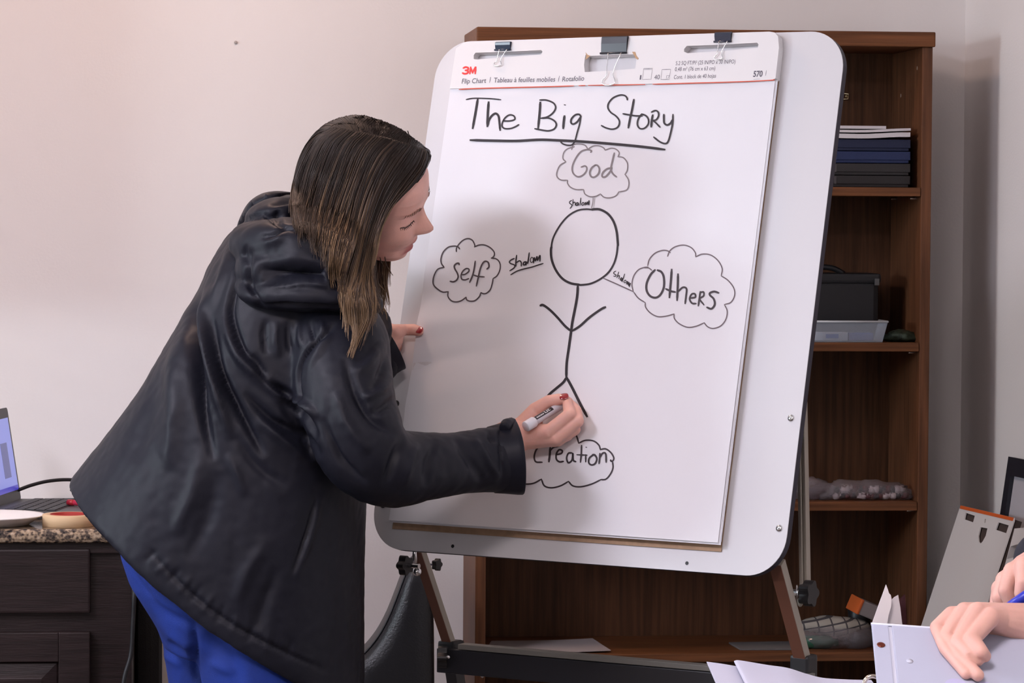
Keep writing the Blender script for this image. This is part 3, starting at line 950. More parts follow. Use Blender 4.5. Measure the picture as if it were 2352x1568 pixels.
M_CLIP = mat('black_clip_enamel', (0.018, 0.02, 0.03), 0.28, spec=0.6)
binder_clip(1139, 1173, 96, 114, 152, -12, mat('blue_black_enamel', (0.02, 0.035, 0.07), 0.25, spec=0.7), 'small dark binder clip on the pad above the red logo')
binder_clip(1384, 1442, 84, 121.5, 196, -13, M_CLIP, 'large black binder clip at the middle of the pad top')
binder_clip(1643, 1680, 74, 95, 137, -10, mat('shiny_clip_enamel', (0.03, 0.035, 0.06), 0.12, spec=0.9), 'small shiny binder clip on the pad near the rounded board corner')


# ------------------------------------------------------------------ things on the bookshelf
def onY(px, py, y):
    d = CF + CR * ((px - IW / 2) / FPX) - CU * ((py - IH / 2) / FPX)
    return CAM + d * ((y - CAM[1]) / d[1])


def crumple(c, r, amp, freq, seed, n=28, m=16, flat_z=None, axes=None):
    """crumpled closed bag"""
    vs, fs = ball(c, r, n, m, axes)
    out = []
    for v in vs:
        d = np.asarray(v) - c
        k = noise.noise(Vector(d * freq) + Vector((seed, seed * 2.1, 0))) + 0.6 * abs(noise.noise(Vector(d * freq * 2.7) + Vector((0, seed, 3))))
        p = c + d * (1 + amp * k)
        if flat_z is not None:
            p = V(p[0], p[1], max(p[2], flat_z))
        out.append(p)
    return out, fs


z1, z2, z3, z4 = SHELF_Z
cols = [('charcoal', (0.016, 0.014, 0.015), 402, 428), ('dark grey', (0.022, 0.020, 0.021), 374.5, 402), ('mid blue', (0.010, 0.022, 0.085), 346, 374.5), ('navy blue', (0.006, 0.012, 0.046), 318, 346)]
labs = ['charcoal document box at the bottom of the stack on the top shelf', 'dark grey document box second from the bottom of the top shelf stack',
        'mid blue document box under the navy one on the top shelf', 'navy blue document box uppermost of the stack, under loose papers']
zc = z1 + 0.0005
for (nm, colr, ya, yb), lab in zip(cols, labs):
    hgt = 0.0243
    x0, x1 = onY(1845, 400, 6.472)[0], onY(2091, 400, 6.472)[0]
    t = thing('document_box', ((x0 + x1) / 2, 6.577, zc), lab, 'box', 'document boxes stacked on the top shelf')
    m = mat('box_' + nm.replace(' ', '_'), colr, 0.5, bump=(500, 0.1))
    obj('box_body', aabox((x0 + 0.003, 6.475, zc), (x1 - 0.003, 6.697, zc + hgt - 0.006), 0.0015), m, t)
    obj('box_lid', aabox((x0, 6.472, zc + hgt - 0.0185), (x1, 6.7, zc + hgt - 0.0012), 0.0015), m, t)
    obj('label_holder', aabox((onY(1916, 400, 6.472)[0], 6.471, zc + 0.006), (onY(1921, 400, 6.472)[0], 6.472, zc + hgt - 0.003)), mat('label_' + nm.replace(' ', '_'), tuple(c * 3 + 0.01 for c in colr), 0.4), t)
    zc += hgt
ptop = zc


def paper_slab(name, lab, corners, zb, th, m, curl=0.0, parent=None, grp=None, ripple=0.0):
    """slightly curled sheet or booklet; corners = 4 xy points"""
    n = 10
    c = [V(*q) for q in corners]
    top, bot = [], []
    for j in range(n + 1):
        for i in range(n + 1):
            u, v = i / n, j / n
            p = (c[0] * (1 - u) + c[1] * u) * (1 - v) + (c[3] * (1 - u) + c[2] * u) * v
            zz = zb + curl * (u ** 3) + ripple * math.sin(u * 9 + v * 4) * u
            top.append(V(p[0], p[1], zz + th))
            bot.append(V(p[0], p[1], zz))
    vs = top + bot
    k = (n + 1) ** 2
    fs = []
    for j in range(n):
        for i in range(n):
            a = j * (n + 1) + i
            fs.append((a, a + 1, a + n + 2, a + n + 1))
            fs.append((k + a, k + a + n + 1, k + a + n + 2, k + a + 1))
    for i in range(n):
        for (a, b) in ((i, i + 1), (n * (n + 1) + i + 1, n * (n + 1) + i), ((i + 1) * (n + 1), i * (n + 1)), (i * (n + 1) + n, (i + 1) * (n + 1) + n)):
            fs.append((b, a, a + k, b + k))
    o = obj(name, (vs, fs), m, parent, True)
    for p in o.data.polygons:
        p.use_smooth = False
    if lab:
        tag(o, lab, 'paper', grp)
    return o


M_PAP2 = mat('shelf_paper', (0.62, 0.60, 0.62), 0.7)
xs = lambda px: onY(px, 300, 6.477)[0]
paper_slab('booklet', 'folded white booklet directly on the navy box on the top shelf', [(xs(1850), 6.469), (xs(2088), 6.465), (xs(2085), 6.647), (xs(1850), 6.657)], ptop + 0.0006, 0.009, M_PAP2, 0.003, ripple=0.0015)
paper_slab('paper_sheet', 'loose white papers lying in the middle of the top shelf pile', [(xs(1850), 6.482), (xs(2092), 6.477), (xs(2080), 6.657), (xs(1850), 6.667)], ptop + 0.0125, 0.005, M_PAP2, 0.004, ripple=0.001)
paper_slab('paper_sheet', 'shorter white sheets on the very top of the top shelf pile', [(xs(1858), 6.497), (xs(2040), 6.497), (xs(2052), 6.647), (xs(1858), 6.657)], ptop + 0.0205, 0.006, M_PAP2, 0.0)

# black case and clear tray on the second shelf
cx0, cx1 = onY(1862, 700, 6.537)[0], onY(2022, 700, 6.537)[0]
zt = onY(1950, 628, 6.537)[2]
case = thing('plastic_case', ((cx0 + cx1) / 2, 6.597, z2), 'black plastic case standing behind the clear tray on the middle shelf', 'case')
obj('case_body', aabox((cx0, 6.547, z2 + 0.0005), (cx1, 6.667, zt - 0.012), 0.012), M_BLACK, case)
obj('case_lid', aabox((cx0 - 0.003, 6.542, zt - 0.020), (cx1 + 0.003, 6.672, zt), 0.006), M_BLACK, case)
obj('case_handle', tube(crom([V(cx0 + 0.0, 6.597, zt - 0.002), V(cx0 + 0.02, 6.597, zt + 0.011), V(cx0 + 0.055, 6.597, zt + 0.010), V(cx0 + 0.08, 6.597, zt - 0.002)], 5), 0.006, 10), M_BLACK, case, True)
obj('case_latch', aabox((cx1 - 0.012, 6.537, zt - 0.024), (cx1 - 0.002, 6.542, zt - 0.010), 0.001), mat('dull_steel', (0.12, 0.12, 0.12), 0.4, metal=0.6), case)
tx0, tx1 = onY(1858, 760, 6.467)[0], onY(2036, 760, 6.467)[0]
tz = onY(1950, 738, 6.467)[2]
M_CLEAR = mat('frosted_plastic', (0.72, 0.77, 0.85), 0.25, trans=0.75, ior=1.15)
tray = thing('plastic_tray', ((tx0 + tx1) / 2, 6.497, z2), 'clear plastic tray with blue and white packets on the middle shelf', 'tray')
ti = 0.010
obj('tray_body', join(aabox((tx0 + ti, 6.457, z2 + .0005), (tx1 - ti, 6.537, z2 + 0.003)),
                      loft([[V(tx0 + ti, 6.457, z2 + .002), V(tx1 - ti, 6.457, z2 + .002), V(tx1 - ti, 6.458, z2 + .002), V(tx0 + ti, 6.458, z2 + .002)], [V(tx0, 6.453, tz), V(tx1, 6.453, tz), V(tx1, 6.455, tz), V(tx0, 6.455, tz)]]),
                      loft([[V(tx1 - ti, 6.457, z2 + .002), V(tx1 - ti, 6.537, z2 + .002), V(tx1 - ti - .001, 6.537, z2 + .002), V(tx1 - ti - .001, 6.457, z2 + .002)], [V(tx1, 6.453, tz), V(tx1, 6.539, tz), V(tx1 - .0015, 6.539, tz), V(tx1 - .0015, 6.453, tz)]])), M_CLEAR, tray)
obj('tray_rim', tube([V(tx0, 6.453, tz), V(tx1, 6.453, tz), V(tx1, 6.539, tz)], 0.0022, 8), mat('frosted_rim', (0.55, 0.57, 0.6), 0.3), tray, True)
pk = lambda x: onY(x, 770, 6.482)[0]
ta = tag(obj('packet', aabox((tx0 + 0.012, 6.465, z2 + 0.0035), (pk(1944), 6.497, z2 + 0.020), 0.002), mat('white_packet', (0.62, 0.63, 0.66), 0.5)), 'white packet with blue print inside the clear tray', 'packet')
obj('blue_print', aabox((pk(1893), 6.464, z2 + 0.008), (pk(1922), 6.465, z2 + 0.0165)), mat('blue_print', (0.05, 0.13, 0.5), 0.5), ta)
tag(obj('blue_packet', aabox((pk(1946), 6.467, z2 + 0.0035), (tx1 - 0.026, 6.502, z2 + 0.019), 0.003), mat('blue_packet', (0.03, 0.06, 0.36), 0.4)), 'blue packet inside the right half of the clear tray', 'packet')
gc = onY(2072, 770, 6.507)
tag(obj('foil_bag', crumple(V(gc[0], 6.507, z2 + 0.011), (0.036, 0.03, 0.013), 0.6, 38, 3.1, flat_z=z2 + 0.0005), mat('green_foil', (0.05, 0.075, 0.055), 0.35, metal=0.4, var=(60, 0.9)), None, True), 'crumpled dark green foil bag right of the clear tray', 'bag')

# bag of sweets on the third shelf
M_BAG = mat('clear_bag', (0.75, 0.70, 0.74), 0.22, trans=0.85, ior=1.12, bump=(70, 0.6))
bc = onY(1975, 1130, 6.517)
bagl = onY(1868, 1130, 6.517)
tag(obj('sweet_bag', join(crumple(V(bc[0], 6.517, z3 + 0.016), (0.105, 0.045, 0.020), 0.45, 24, 1.7, 36, 18, z3 + 0.0005), crumple(V(bagl[0], 6.517, z3 + 0.022), (0.045, 0.04, 0.020), 0.7, 30, 5.2, 28, 16, z3 + 0.0005)), M_BAG, None, True),
    'crumpled clear plastic bag of dark and white sweets on the third shelf', 'bag')
sw = [mat('white_sweet', (0.68, 0.62, 0.62), 0.4), mat('dark_red_sweet', (0.10, 0.012, 0.018), 0.35), mat('dark_sweet', (0.02, 0.016, 0.022), 0.35)]
rr = random.Random(3)
for k in range(26):
    px = 1922 + (k % 13) * 12.6 + rr.uniform(-4, 4)
    row = k // 13
    q = onY(px, 1140, 6.497 + 0.016 * row)
    m = sw[0] if (k * 7 % 5) in (0, 3) else sw[1 + (k % 2)]
    s_ = obj('wrapped_sweet', join(ball((q[0], q[1], z3 + 0.0085 + 0.009 * row), (0.0068, 0.0062, 0.0055), 10, 8), tube([V(q[0] + 0.005, q[1], z3 + 0.009 + 0.009 * row), V(q[0] + 0.010, q[1] - 0.002, z3 + 0.012 + 0.009 * row)], [0.001, 0.003], 6)), m, None, True)
    tag(s_, {0: 'white wrapped sweet in the clear bag on the third shelf', 1: 'dark red wrapped sweet in the clear bag on the third shelf', 2: 'nearly black wrapped sweet in the clear bag on the third shelf'}[sw.index(m)], 'sweet', 'sweets in the clear bag')

# things on the lowest visible shelf
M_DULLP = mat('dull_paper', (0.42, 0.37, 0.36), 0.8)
yx = lambda px, y: onY(px, 1480, y)[0]
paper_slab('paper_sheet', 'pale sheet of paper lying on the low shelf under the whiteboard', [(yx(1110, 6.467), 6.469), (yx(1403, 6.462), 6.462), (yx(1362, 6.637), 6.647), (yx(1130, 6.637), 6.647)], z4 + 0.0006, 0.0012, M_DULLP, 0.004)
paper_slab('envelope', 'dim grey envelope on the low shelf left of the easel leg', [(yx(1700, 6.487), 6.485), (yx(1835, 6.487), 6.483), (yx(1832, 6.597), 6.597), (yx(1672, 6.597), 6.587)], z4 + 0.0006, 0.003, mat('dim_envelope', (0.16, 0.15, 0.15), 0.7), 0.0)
pb = onY(1925, 1460, 6.527)
bagt = thing('plastic_bag', (pb[0], 6.527, z4), 'clear plastic bag holding a checked cloth beside the easel leg', 'bag')
obj('bag_film', crumple(V(pb[0], 6.527, z4 + 0.022), (0.082, 0.05, 0.030), 0.35, 26, 8.8, 34, 18, z4 + 0.0005), M_BAG, bagt, True)
M_CHECK = mat('checked_cloth', (0.33, 0.31, 0.27), 0.9)
nt = M_CHECK.node_tree
bk = nt.nodes.new('ShaderNodeTexBrick')
bk.inputs['Color1'].default_value = bk.inputs['Color2'].default_value = (0.34, 0.32, 0.28, 1)
bk.inputs['Mortar'].default_value = (0.06, 0.055, 0.06, 1)
bk.inputs['Scale'].default_value = 18
bk.inputs['Mortar Size'].default_value = 0.03
bk.offset = 0
tcn = nt.nodes.new('ShaderNodeTexCoord')
mpn = nt.nodes.new('ShaderNodeMapping')
mpn.inputs['Rotation'].default_value = (math.radians(90), 0, 0.2)
nt.links.new(tcn.outputs['Object'], mpn.inputs['Vector'])
nt.links.new(mpn.outputs['Vector'], bk.inputs['Vector'])
nt.links.new(bk.outputs['Color'], nt.nodes['Principled BSDF'].inputs['Base Color'])
cl = onY(1915, 1432, 6.527)
obj('checked_cloth', crumple(V(cl[0], 6.529, z4 + 0.044), (0.070, 0.038, 0.020), 0.25, 22, 2.2, 30, 14), M_CHECK, bagt, True)
gb = onY(1885, 1475, 6.507)
tag(obj('green_bottle', lathe([(0.0001, -0.035), (0.013, -0.034), (0.013, 0.015), (0.006, 0.026), (0.006, 0.036), (0.0001, 0.036)], (gb[0], 6.509, z4 + 0.0135), V(1, 0.1, 0), 20), mat('green_glass', (0.02, 0.09, 0.05), 0.08, spec=0.8), None, True),
    'small green glass bottle lying in the clear bag on the low shelf', 'bottle')
ob = onY(1968, 1412, 6.497)
ax_ = (unit(V(0.82, 0.2, -0.35)), unit(V(-0.2, 0.97, 0.1)), unit(V(0.35, 0, 0.82)))
ot = thing('orange_box', (ob[0] + 0.02, 6.527, z4 + 0.03), 'small grey box with an orange end tilted behind the white binder', 'box')
obj('box_body', box(V(ob[0] + 0.032, 6.532, ob[2] + 0.006), (0.062, 0.055, 0.030), ax_, 0.003), mat('grey_box', (0.30, 0.27, 0.27), 0.7), ot)
obj('orange_end', box(V(ob[0] + 0.032, 6.532, ob[2] + 0.006) - ax_[0] * 0.0335, (0.006, 0.057, 0.032), ax_, 0.002), mat('orange_card', (0.55, 0.11, 0.02), 0.6), ot)
bl = onY(1985, 1360, 6.597)
tag(obj('black_cup', lathe([(0.0001, 0), (0.020, 0), (0.026, 0.075), (0.024, 0.076), (0.019, 0.004), (0.0001, 0.004)], (bl[0], 6.642, z4 + 0.0), None, 24), M_BLACK, None, True), 'black cup at the back of the low shelf behind the orange box', 'cup')
rd = onY(2090, 1400, 6.557)
tag(obj('red_pouch', crumple(V(rd[0], 6.557, z4 + 0.05), (0.030, 0.022, 0.05), 0.3, 30, 9.1, 22, 14, z4 + 0.0005), mat('dark_red_cloth', (0.10, 0.025, 0.03), 0.8), None, True), 'dark red pouch at the right end of the low shelf', 'pouch')

# ------------------------------------------------------------------ desk with granite top
YD = 6.13
zt_ = onY(150, 1216, YD)[2]
xd1 = onY(318, 1216, YD)[0]
xc1 = onY(303, 1300, YD + 0.03)[0]
xd0 = -1.7
M_GRAN = mat('granite', (0.30, 0.23, 0.17), 0.12, spec=0.6)
nt = M_GRAN.node_tree
tcn = nt.nodes.new('ShaderNodeTexCoord')
v1 = nt.nodes.new('ShaderNodeTexVoronoi')
v1.inputs['Scale'].default_value = 170
v2 = nt.nodes.new('ShaderNodeTexNoise')
v2.inputs['Scale'].default_value = 95
v2.inputs['Detail'].default_value = 6
rp = nt.nodes.new('ShaderNodeValToRGB')
els = rp.color_ramp.elements
els[0].position, els[0].color = 0.34, (0.010, 0.010, 0.013, 1)
els[1].position, els[1].color = 0.72, (0.52, 0.42, 0.33, 1)
e_ = els.new(0.47)
e_.color = (0.10, 0.075, 0.06, 1)
e_ = els.new(0.56)
e_.color = (0.33, 0.24, 0.16, 1)
mxn = nt.nodes.new('ShaderNodeMix')
mxn.data_type = 'FLOAT'
mxn.inputs[0].default_value = 0.22
nt.links.new(tcn.outputs['Object'], v1.inputs['Vector'])
nt.links.new(tcn.outputs['Object'], v2.inputs['Vector'])
nt.links.new(v2.outputs['Fac'], mxn.inputs[2])
nt.links.new(v1.outputs['Distance'], mxn.inputs[3])
nt.links.new(mxn.outputs[0], rp.inputs['Fac'])
nt.links.new(rp.outputs['Color'], nt.nodes['Principled BSDF'].inputs['Base Color'])
prof = [(YD + 0.010, zt_), (YD + 0.004, zt_ - 0.003), (YD, zt_ - 0.009), (YD, zt_ - 0.017), (YD + 0.004, zt_ - 0.023), (YD + 0.012, zt_ - 0.026), (YB - 0.001, zt_ - 0.026), (YB - 0.001, zt_)]
ctop = obj('countertop', loft([[V(x, y, q) for y, q in prof] for x in (xd0, xd1)]), M_GRAN, None)
tag(ctop, 'speckled brown granite countertop on the dark desk at the left', 'countertop')
M_CAB = mat('espresso_wood', (0.019, 0.0115, 0.0115), 0.42, spec=0.3, bump=(70, 0.1, (0.4, 5, 5)), var=(30, 0.35, (0.3, 4, 4)))
desk = thing('desk_cabinet', ((xd0 + xd1) / 2, 6.45, 0), 'dark espresso wooden desk cabinet under the granite top', 'cabinet')
zb_ = zt_ - 0.0265
obj('cabinet_body', aabox((xd0, YD + 0.035, 0.0), (xc1, YB - 0.002, zb_), 0.002), M_CAB, desk)
obj('top_rail', aabox((xd0, YD + 0.022, zb_ - 0.02), (xc1, YD + 0.0345, zb_ - 0.0005), 0.001), M_CAB, desk)
cxx = lambda px: onY(px, 1350, YD + 0.02)[0]
cz = lambda py: onY(150, py, YD + 0.02)[2]


def panel_front(name, x0, x1, zlo, zhi, raised):
    g = obj(name, aabox((x0, YD + 0.016, zlo), (x1, YD + 0.0345, zhi), 0.004), M_CAB, desk)
    if raised:
        i0, i1, j0, j1 = x0 + 0.058, x1 - 0.058, zlo + 0.055, zhi - 0.055
        ring = lambda q, y: [V(i0 + q, y, j0 + q), V(i1 - q, y, j0 + q), V(i1 - q, y, j1 - q), V(i0 + q, y, j1 - q)]
        # stile-and-rail frame standing proud, with a raised panel inside
        fr = [aabox((x0, YD + 0.006, zlo), (i0, YD + 0.0158, zhi), 0.002), aabox((i1, YD + 0.006, zlo), (x1, YD + 0.0158, zhi), 0.002), aabox((i0, YD + 0.006, j1), (i1, YD + 0.0158, zhi), 0.002), aabox((i0, YD + 0.006, zlo), (i1, YD + 0.0158, j0), 0.002)]
        for q in fr:
            obj('door_rail', q, M_CAB, g)
        obj('raised_panel', loft([ring(0.001, YD + 0.0158), ring(0.004, YD + 0.0135), ring(0.03, YD + 0.008), ring(0.032, YD + 0.007)]), M_CAB, g)
    return g


dr = panel_front('drawer', cxx(-330), cxx(207), cz(1407), cz(1260), False)
obj('drawer_knob', ball((cxx(-60), YD + 0.006, (cz(1407) + cz(1260)) / 2), (0.014, 0.012, 0.014), 16, 10), mat('bronze', (0.12, 0.08, 0.06), 0.35, metal=0.8), dr, True)
panel_front('door', cxx(-330), cxx(207), 0.10, cz(1450), True)
panel_front('drawer', xd0 + 0.05, cxx(-345), cz(1407), cz(1260), False)
panel_front('door', xd0 + 0.05, cxx(-345), 0.10, cz(1450), True)

# laptop facing right on the desk
zl = zt_ + 0.0006
hx, hy0, hy1 = onY(47, 1148, 6.60)[0], 6.35, 6.63
lapt = thing('laptop', (hx, 6.63, zt_), 'open dark grey laptop with a lit blue screen on the desk', 'laptop')
M_LAP = mat('laptop_grey', (0.055, 0.058, 0.060), 0.45)
obj('laptop_base', aabox((hx - 0.006, hy0, zl), (hx + 0.215, hy1, zl + 0.014), 0.003), M_LAP, lapt)
kb = obj('keyboard', aabox((hx + 0.03, hy0 + 0.015, zl + 0.0141), (hx + 0.135, hy1 - 0.015, zl + 0.0150)), mat('key_black', (0.03, 0.03, 0.032), 0.5), lapt)
for i in range(5):
    for j in range(12):
        obj('key', aabox((hx + 0.033 + i * 0.0205, hy0 + 0.019 + j * 0.0205, zl + 0.0151), (hx + 0.050 + i * 0.0205, hy0 + 0.036 + j * 0.0205, zl + 0.0170)), MATS['key_black'], kb)
top = onY(12, 926, 6.60)
lean = unit(V(top[0] - hx, 0, top[2] - (zl + 0.014)))
sn = V(lean[2], 0, -lean[0])
yax = V(0, -1, 0)
Ls = 0.188
o_s = V(hx, hy1, zl + 0.012)
scr = obj('screen_panel', extrude_poly(rrect(0, 0, hy1 - hy0, Ls, 0.008, 5), o_s, yax, lean, sn, -0.007, 0.0), M_LAP, lapt)
M_SCR = mat('laptop_screen', (0.02, 0.02, 0.03), 0.3, emit=((0.25, 0.28, 0.72), 0.85))
obj('display', extrude_poly([(0.010, 0.022), (hy1 - hy0 - 0.010, 0.022), (hy1 - hy0 - 0.010, Ls - 0.020), (0.010, Ls - 0.020)], o_s, yax, lean, sn, 0.0001, 0.0006), M_SCR, scr)
obj('task_bar', extrude_poly([(0.010, 0.022), (hy1 - hy0 - 0.010, 0.022), (hy1 - hy0 - 0.010, 0.032), (0.010, 0.032)], o_s, yax, lean, sn, 0.0007, 0.0010), mat('task_bar_blue', (0.02, 0.02, 0.05), 0.3, emit=((0.06, 0.05, 0.55), 0.7)), scr)
for k, (u0, u1, v0, v1, cc_) in enumerate(((0.05, 0.10, 0.05, 0.12, (0.12, 0.13, 0.35)), (0.14, 0.19, 0.07, 0.11, (0.15, 0.14, 0.32)), (0.13, 0.2, 0.12, 0.13, (0.4, 0.12, 0.4)))):
    obj('screen_window', extrude_poly([(u0, v0), (u1, v0), (u1, v1), (u0, v1)], o_s, yax, lean, sn, 0.0007, 0.0009), mat('screen_window_%d' % k, (0.02, 0.02, 0.03), 0.3, emit=(cc_, 0.7)), scr)
lapt.rotation_euler[2] = math.radians(-11.2)
# masking tape, plate, pens, cables
tc = onY(159, 1190, 6.205)
tr_ = 0.0505
tape = thing('tape_roll', (tc[0], 6.205, zt_), 'roll of tan masking tape lying on the granite top', 'tape')
obj('tape_ring', lathe([(0.036, 0.0003), (tr_, 0.0003), (tr_, 0.0215), (tr_ - 0.001, 0.0225), (0.037, 0.0225), (0.036, 0.0215), (0.036, 0.0003)], (tc[0], 6.205, zt_), None, 56), mat('masking_tape', (0.66, 0.46, 0.27), 0.6, bump=(900, 0.15, (0.05, 0.05, 1))), tape, True)
obj('tape_core', lathe([(0.0345, 0.0003), (0.0358, 0.0003), (0.0358, 0.0232), (0.0345, 0.0232), (0.0345, 0.0003)], (tc[0], 6.205, zt_), None, 40), mat('red_core', (0.36, 0.03, 0.025), 0.6), tape, True)
pc = onY(-24, 1190, 6.235)
tag(obj('paper_plate', lathe([(0.0001, 0.001), (0.065, 0.001), (0.072, 0.004), (0.098, 0.0185), (0.103, 0.0195), (0.1035, 0.0175), (0.099, 0.0165), (0.074, 0.0008), (0.066, 0.0003), (0.0001, 0.0003)], (pc[0], 6.235, zt_), None, 56), mat('plate_paper', (0.78, 0.74, 0.72), 0.55), None, True), 'white paper plate on the granite top left of the tape', 'plate')
p0, p1 = onY(170, 1153, 6.46), onY(225, 1154, 6.43)
pen = thing('red_pen', (p0[0], 6.45, zt_ + 0.015), 'pink-red marker pen lying on the laptop edge behind the tape', 'pen')
za = zl + 0.0205
obj('pen_barrel', cyl((p0[0], 6.46, za), (p1[0], 6.43, za), 0.0055, 14), mat('pink_red_plastic', (0.72, 0.05, 0.10), 0.35), pen, True)
obj('pen_cap', cyl((p0[0] - 0.012, 6.467, za), (p0[0], 6.46, za), 0.0062, 14), mat('red_plastic', (0.42, 0.02, 0.03), 0.35), pen, True)
q0 = onY(236, 1196, 6.18)
tag(obj('red_card', aabox((q0[0] - 0.012, 6.155, zt_ + 0.0005), (q0[0] + 0.03, 6.21, zt_ + 0.003), 0.0008), mat('red_card', (0.5, 0.08, 0.07), 0.6)), 'small red and white card at the corner of the granite top', 'card')
M_CABLE = mat('black_rubber', (0.012, 0.012, 0.014), 0.5)
pts = [onY(42, 1125, 6.62), onY(75, 1113, 6.64), onY(115, 1104, 6.66), onY(165, 1101.5, 6.68), onY(240, 1110, 6.70), onY(290, 1140, 6.72), V(onY(310, 1160, 6.74)[0], 6.74, zt_ + 0.004)]
tag(obj('power_cable', tube(crom(pts, 6), 0.0036, 10), M_CABLE, None, True), 'thick black cable arching from the laptop screen behind the jacket', 'cable')
pts = [V(hx + 0.03, 6.70, zt_ + 0.004)] + [V(onY(x, 1147, 6.72)[0], 6.72, zt_ + 0.004) for x in (120, 180, 240, 285)]
tag(obj('thin_cable', tube(crom(pts, 6), 0.0032, 8), M_CABLE, None, True), 'thin black cable lying on the granite along the wall', 'cable')
pts = [V(xd1 + 0.008, 6.16, zt_ - 0.03), onY(311, 1345, 6.105), onY(306, 1420, 6.10), onY(301, 1500, 6.10), onY(284, 1568, 6.09), onY(276, 1700, 6.08)]
pts.append(V(pts[-1][0] + 0.03, 6.02, 0.006))
tag(obj('hanging_cord', tube(crom(pts, 8), 0.0042, 10), M_CABLE, None, True), 'black power cord hanging down beside the desk cabinet', 'cord')

# black suitcase between desk and woman, black office chair behind the easel
sx0, sx1 = onY(313, 1400, 6.5)[0], onY(371, 1400, 6.5)[0]
su = thing('suitcase', ((sx0 + sx1) / 2 + 0.02, 6.55, 0), 'black suitcase standing between the desk and the woman', 'suitcase')
stz = onY(340, 1330, 6.5)[2]
obj('suitcase_body', aabox((sx0, 6.45, 0.03), (sx1, 6.69, stz), 0.02), mat('black_fabric', (0.010, 0.010, 0.011), 0.85, bump=(500, 0.3)), su)
obj('suitcase_handle', tube([V(sx0 + 0.01, 6.57, stz), V(sx0 + 0.01, 6.57, stz + 0.03), V(sx1 - 0.01, 6.57, stz + 0.03), V(sx1 - 0.01, 6.57, stz)], 0.006, 8), M_BLACK, su, True)
for x in (sx0 + 0.01, sx1 - 0.01):
    obj('wheel', cyl((x - 0.005, 6.48, 0.018), (x + 0.005, 6.48, 0.018), 0.018, 16), M_BLACK, su, True)
fx = onY(381, 1545, 6.5)
tag(obj('black_shoe_bag', crumple(V(fx[0] + 0.022, 6.55, 0.205), (0.040, 0.06, 0.20), 0.10, 9, 4.4, 24, 16, 0.0), MATS['black_fabric'], None, True), 'low black bag standing right of the black suitcase', 'bag')

M_LEATHER = mat('black_leather', (0.011, 0.011, 0.013), 0.36, bump=(260, 0.15))
outl = [(954, 1284), (972, 1286), (985, 1300), (993, 1360), (997, 1440), (998, 1560), (1000, 1800), (998, 2000), (900, 2030), (790, 2000), (775, 1800), (780, 1600), (800, 1530), (836, 1497), (868, 1458), (893, 1412), (914, 1360), (932, 1312), (944, 1290)]
o_c = onY(900, 1500, 6.30)
axc, ayc, azc = V(1, 0, 0), V(0, 0, 1), V(0, -1, 0)
ol = [(onY(x, y, 6.30) - o_c) for x, y in outl]
ol = [(q[0], max(q[2], 0.004 - o_c[2])) for q in ol]
bpk = thing('backpack', (o_c[0], 6.35, 0), 'glossy black backpack standing behind the easel beside the woman', 'backpack')


def inset(poly, k):
    cx_, cy_ = sum(p[0] for p in poly) / len(poly), sum(p[1] for p in poly) / len(poly)
    return [(cx_ + (x - cx_) * k, cy_ + (y - cy_) * k) for x, y in poly]


smo = crom([V(x, y) for x, y in ol] + [V(*ol[0])], 4)[:-1]
rings = [[o_c + axc * x + ayc * y + azc * dz for x, y in inset([tuple(q) for q in smo], k)] for k, dz in ((0.70, -0.135), (0.93, -0.115), (0.99, -0.08), (1.0, -0.04), (0.995, 0.0), (0.95, 0.018), (0.80, 0.030), (0.45, 0.034))]
obj('bag_body', loft(rings), M_LEATHER, bpk, True)
obj('front_pocket', box(o_c + V(0.0, -0.036, -0.26), (0.13, 0.03, 0.20), None, 0.014), M_LEATHER, bpk, True)
top_ = onY(963, 1288, 6.34)
obj('carry_loop', tube(crom([top_ + V(-0.014, 0, -0.01), top_ + V(-0.010, 0, 0.012), top_ + V(0.010, 0, 0.012), top_ + V(0.014, 0, -0.01)], 5), 0.003, 8), MATS['black_fabric'], bpk, True)
obj('zip_seam', tube(crom([o_c + axc * x * 0.985 + ayc * y * 0.985 + azc * 0.012 for x, y in [tuple(q) for q in smo][40:72]], 2), 0.0022, 6), M_BLACK, bpk, True)


# ------------------------------------------------------------------ things leaning on the right wall
def leaning(name, label, cat, tl, tr, foot, thick, m, holes=(), edge=None, group=None):
    """flat card or frame leaning against the wall: two top corners and the point its lower left corner stands on"""
    axx = unit(tr - tl)
    w = np.linalg.norm(tr - tl)
    dn = foot - tl
    dn = dn - axx * (dn @ axx)
    h_ = np.linalg.norm(dn)
    up = -dn / h_
    nn = np.cross(axx, up)
    if nn @ CF > 0:
        nn = -nn
    t = thing(name, tl + dn, label, cat, group)
    body = obj('panel', extrude_poly([(0, -h_), (w, -h_), (w, -0.006), (w - 0.006, 0), (0.006, 0), (0, -0.006)], tl, axx, up, nn, -thick, 0, holes), m, t)
    return t, body, (tl, axx, up, nn, w, h_)


WCOL = mat('cream_card', (0.66, 0.63, 0.62), 0.7)
tl, tr2 = P(2206, 1160, 6.56), P(2331, 1189, 6.20)
ft = P(2120, 1500, 6.48)
k_ = (tl[2] - 0.002) / (tl[2] - ft[2])
ft = tl + (ft - tl) * k_
# outline slots in panel coordinates found from where they show
axx = unit(tr2 - tl)
dn = ft - tl
dn = dn - axx * (dn @ axx)
up = -unit(dn)
nn = np.cross(axx, up)
nn = nn if nn @ CF < 0 else -nn


def panel_xy(px, py):
    d = CF + CR * ((px - IW / 2) / FPX) - CU * ((py - IH / 2) / FPX)
    t = ((tl - CAM) @ nn) / (d @ nn)
    p = CAM + t * d - tl
    return (p @ axx, p @ up)


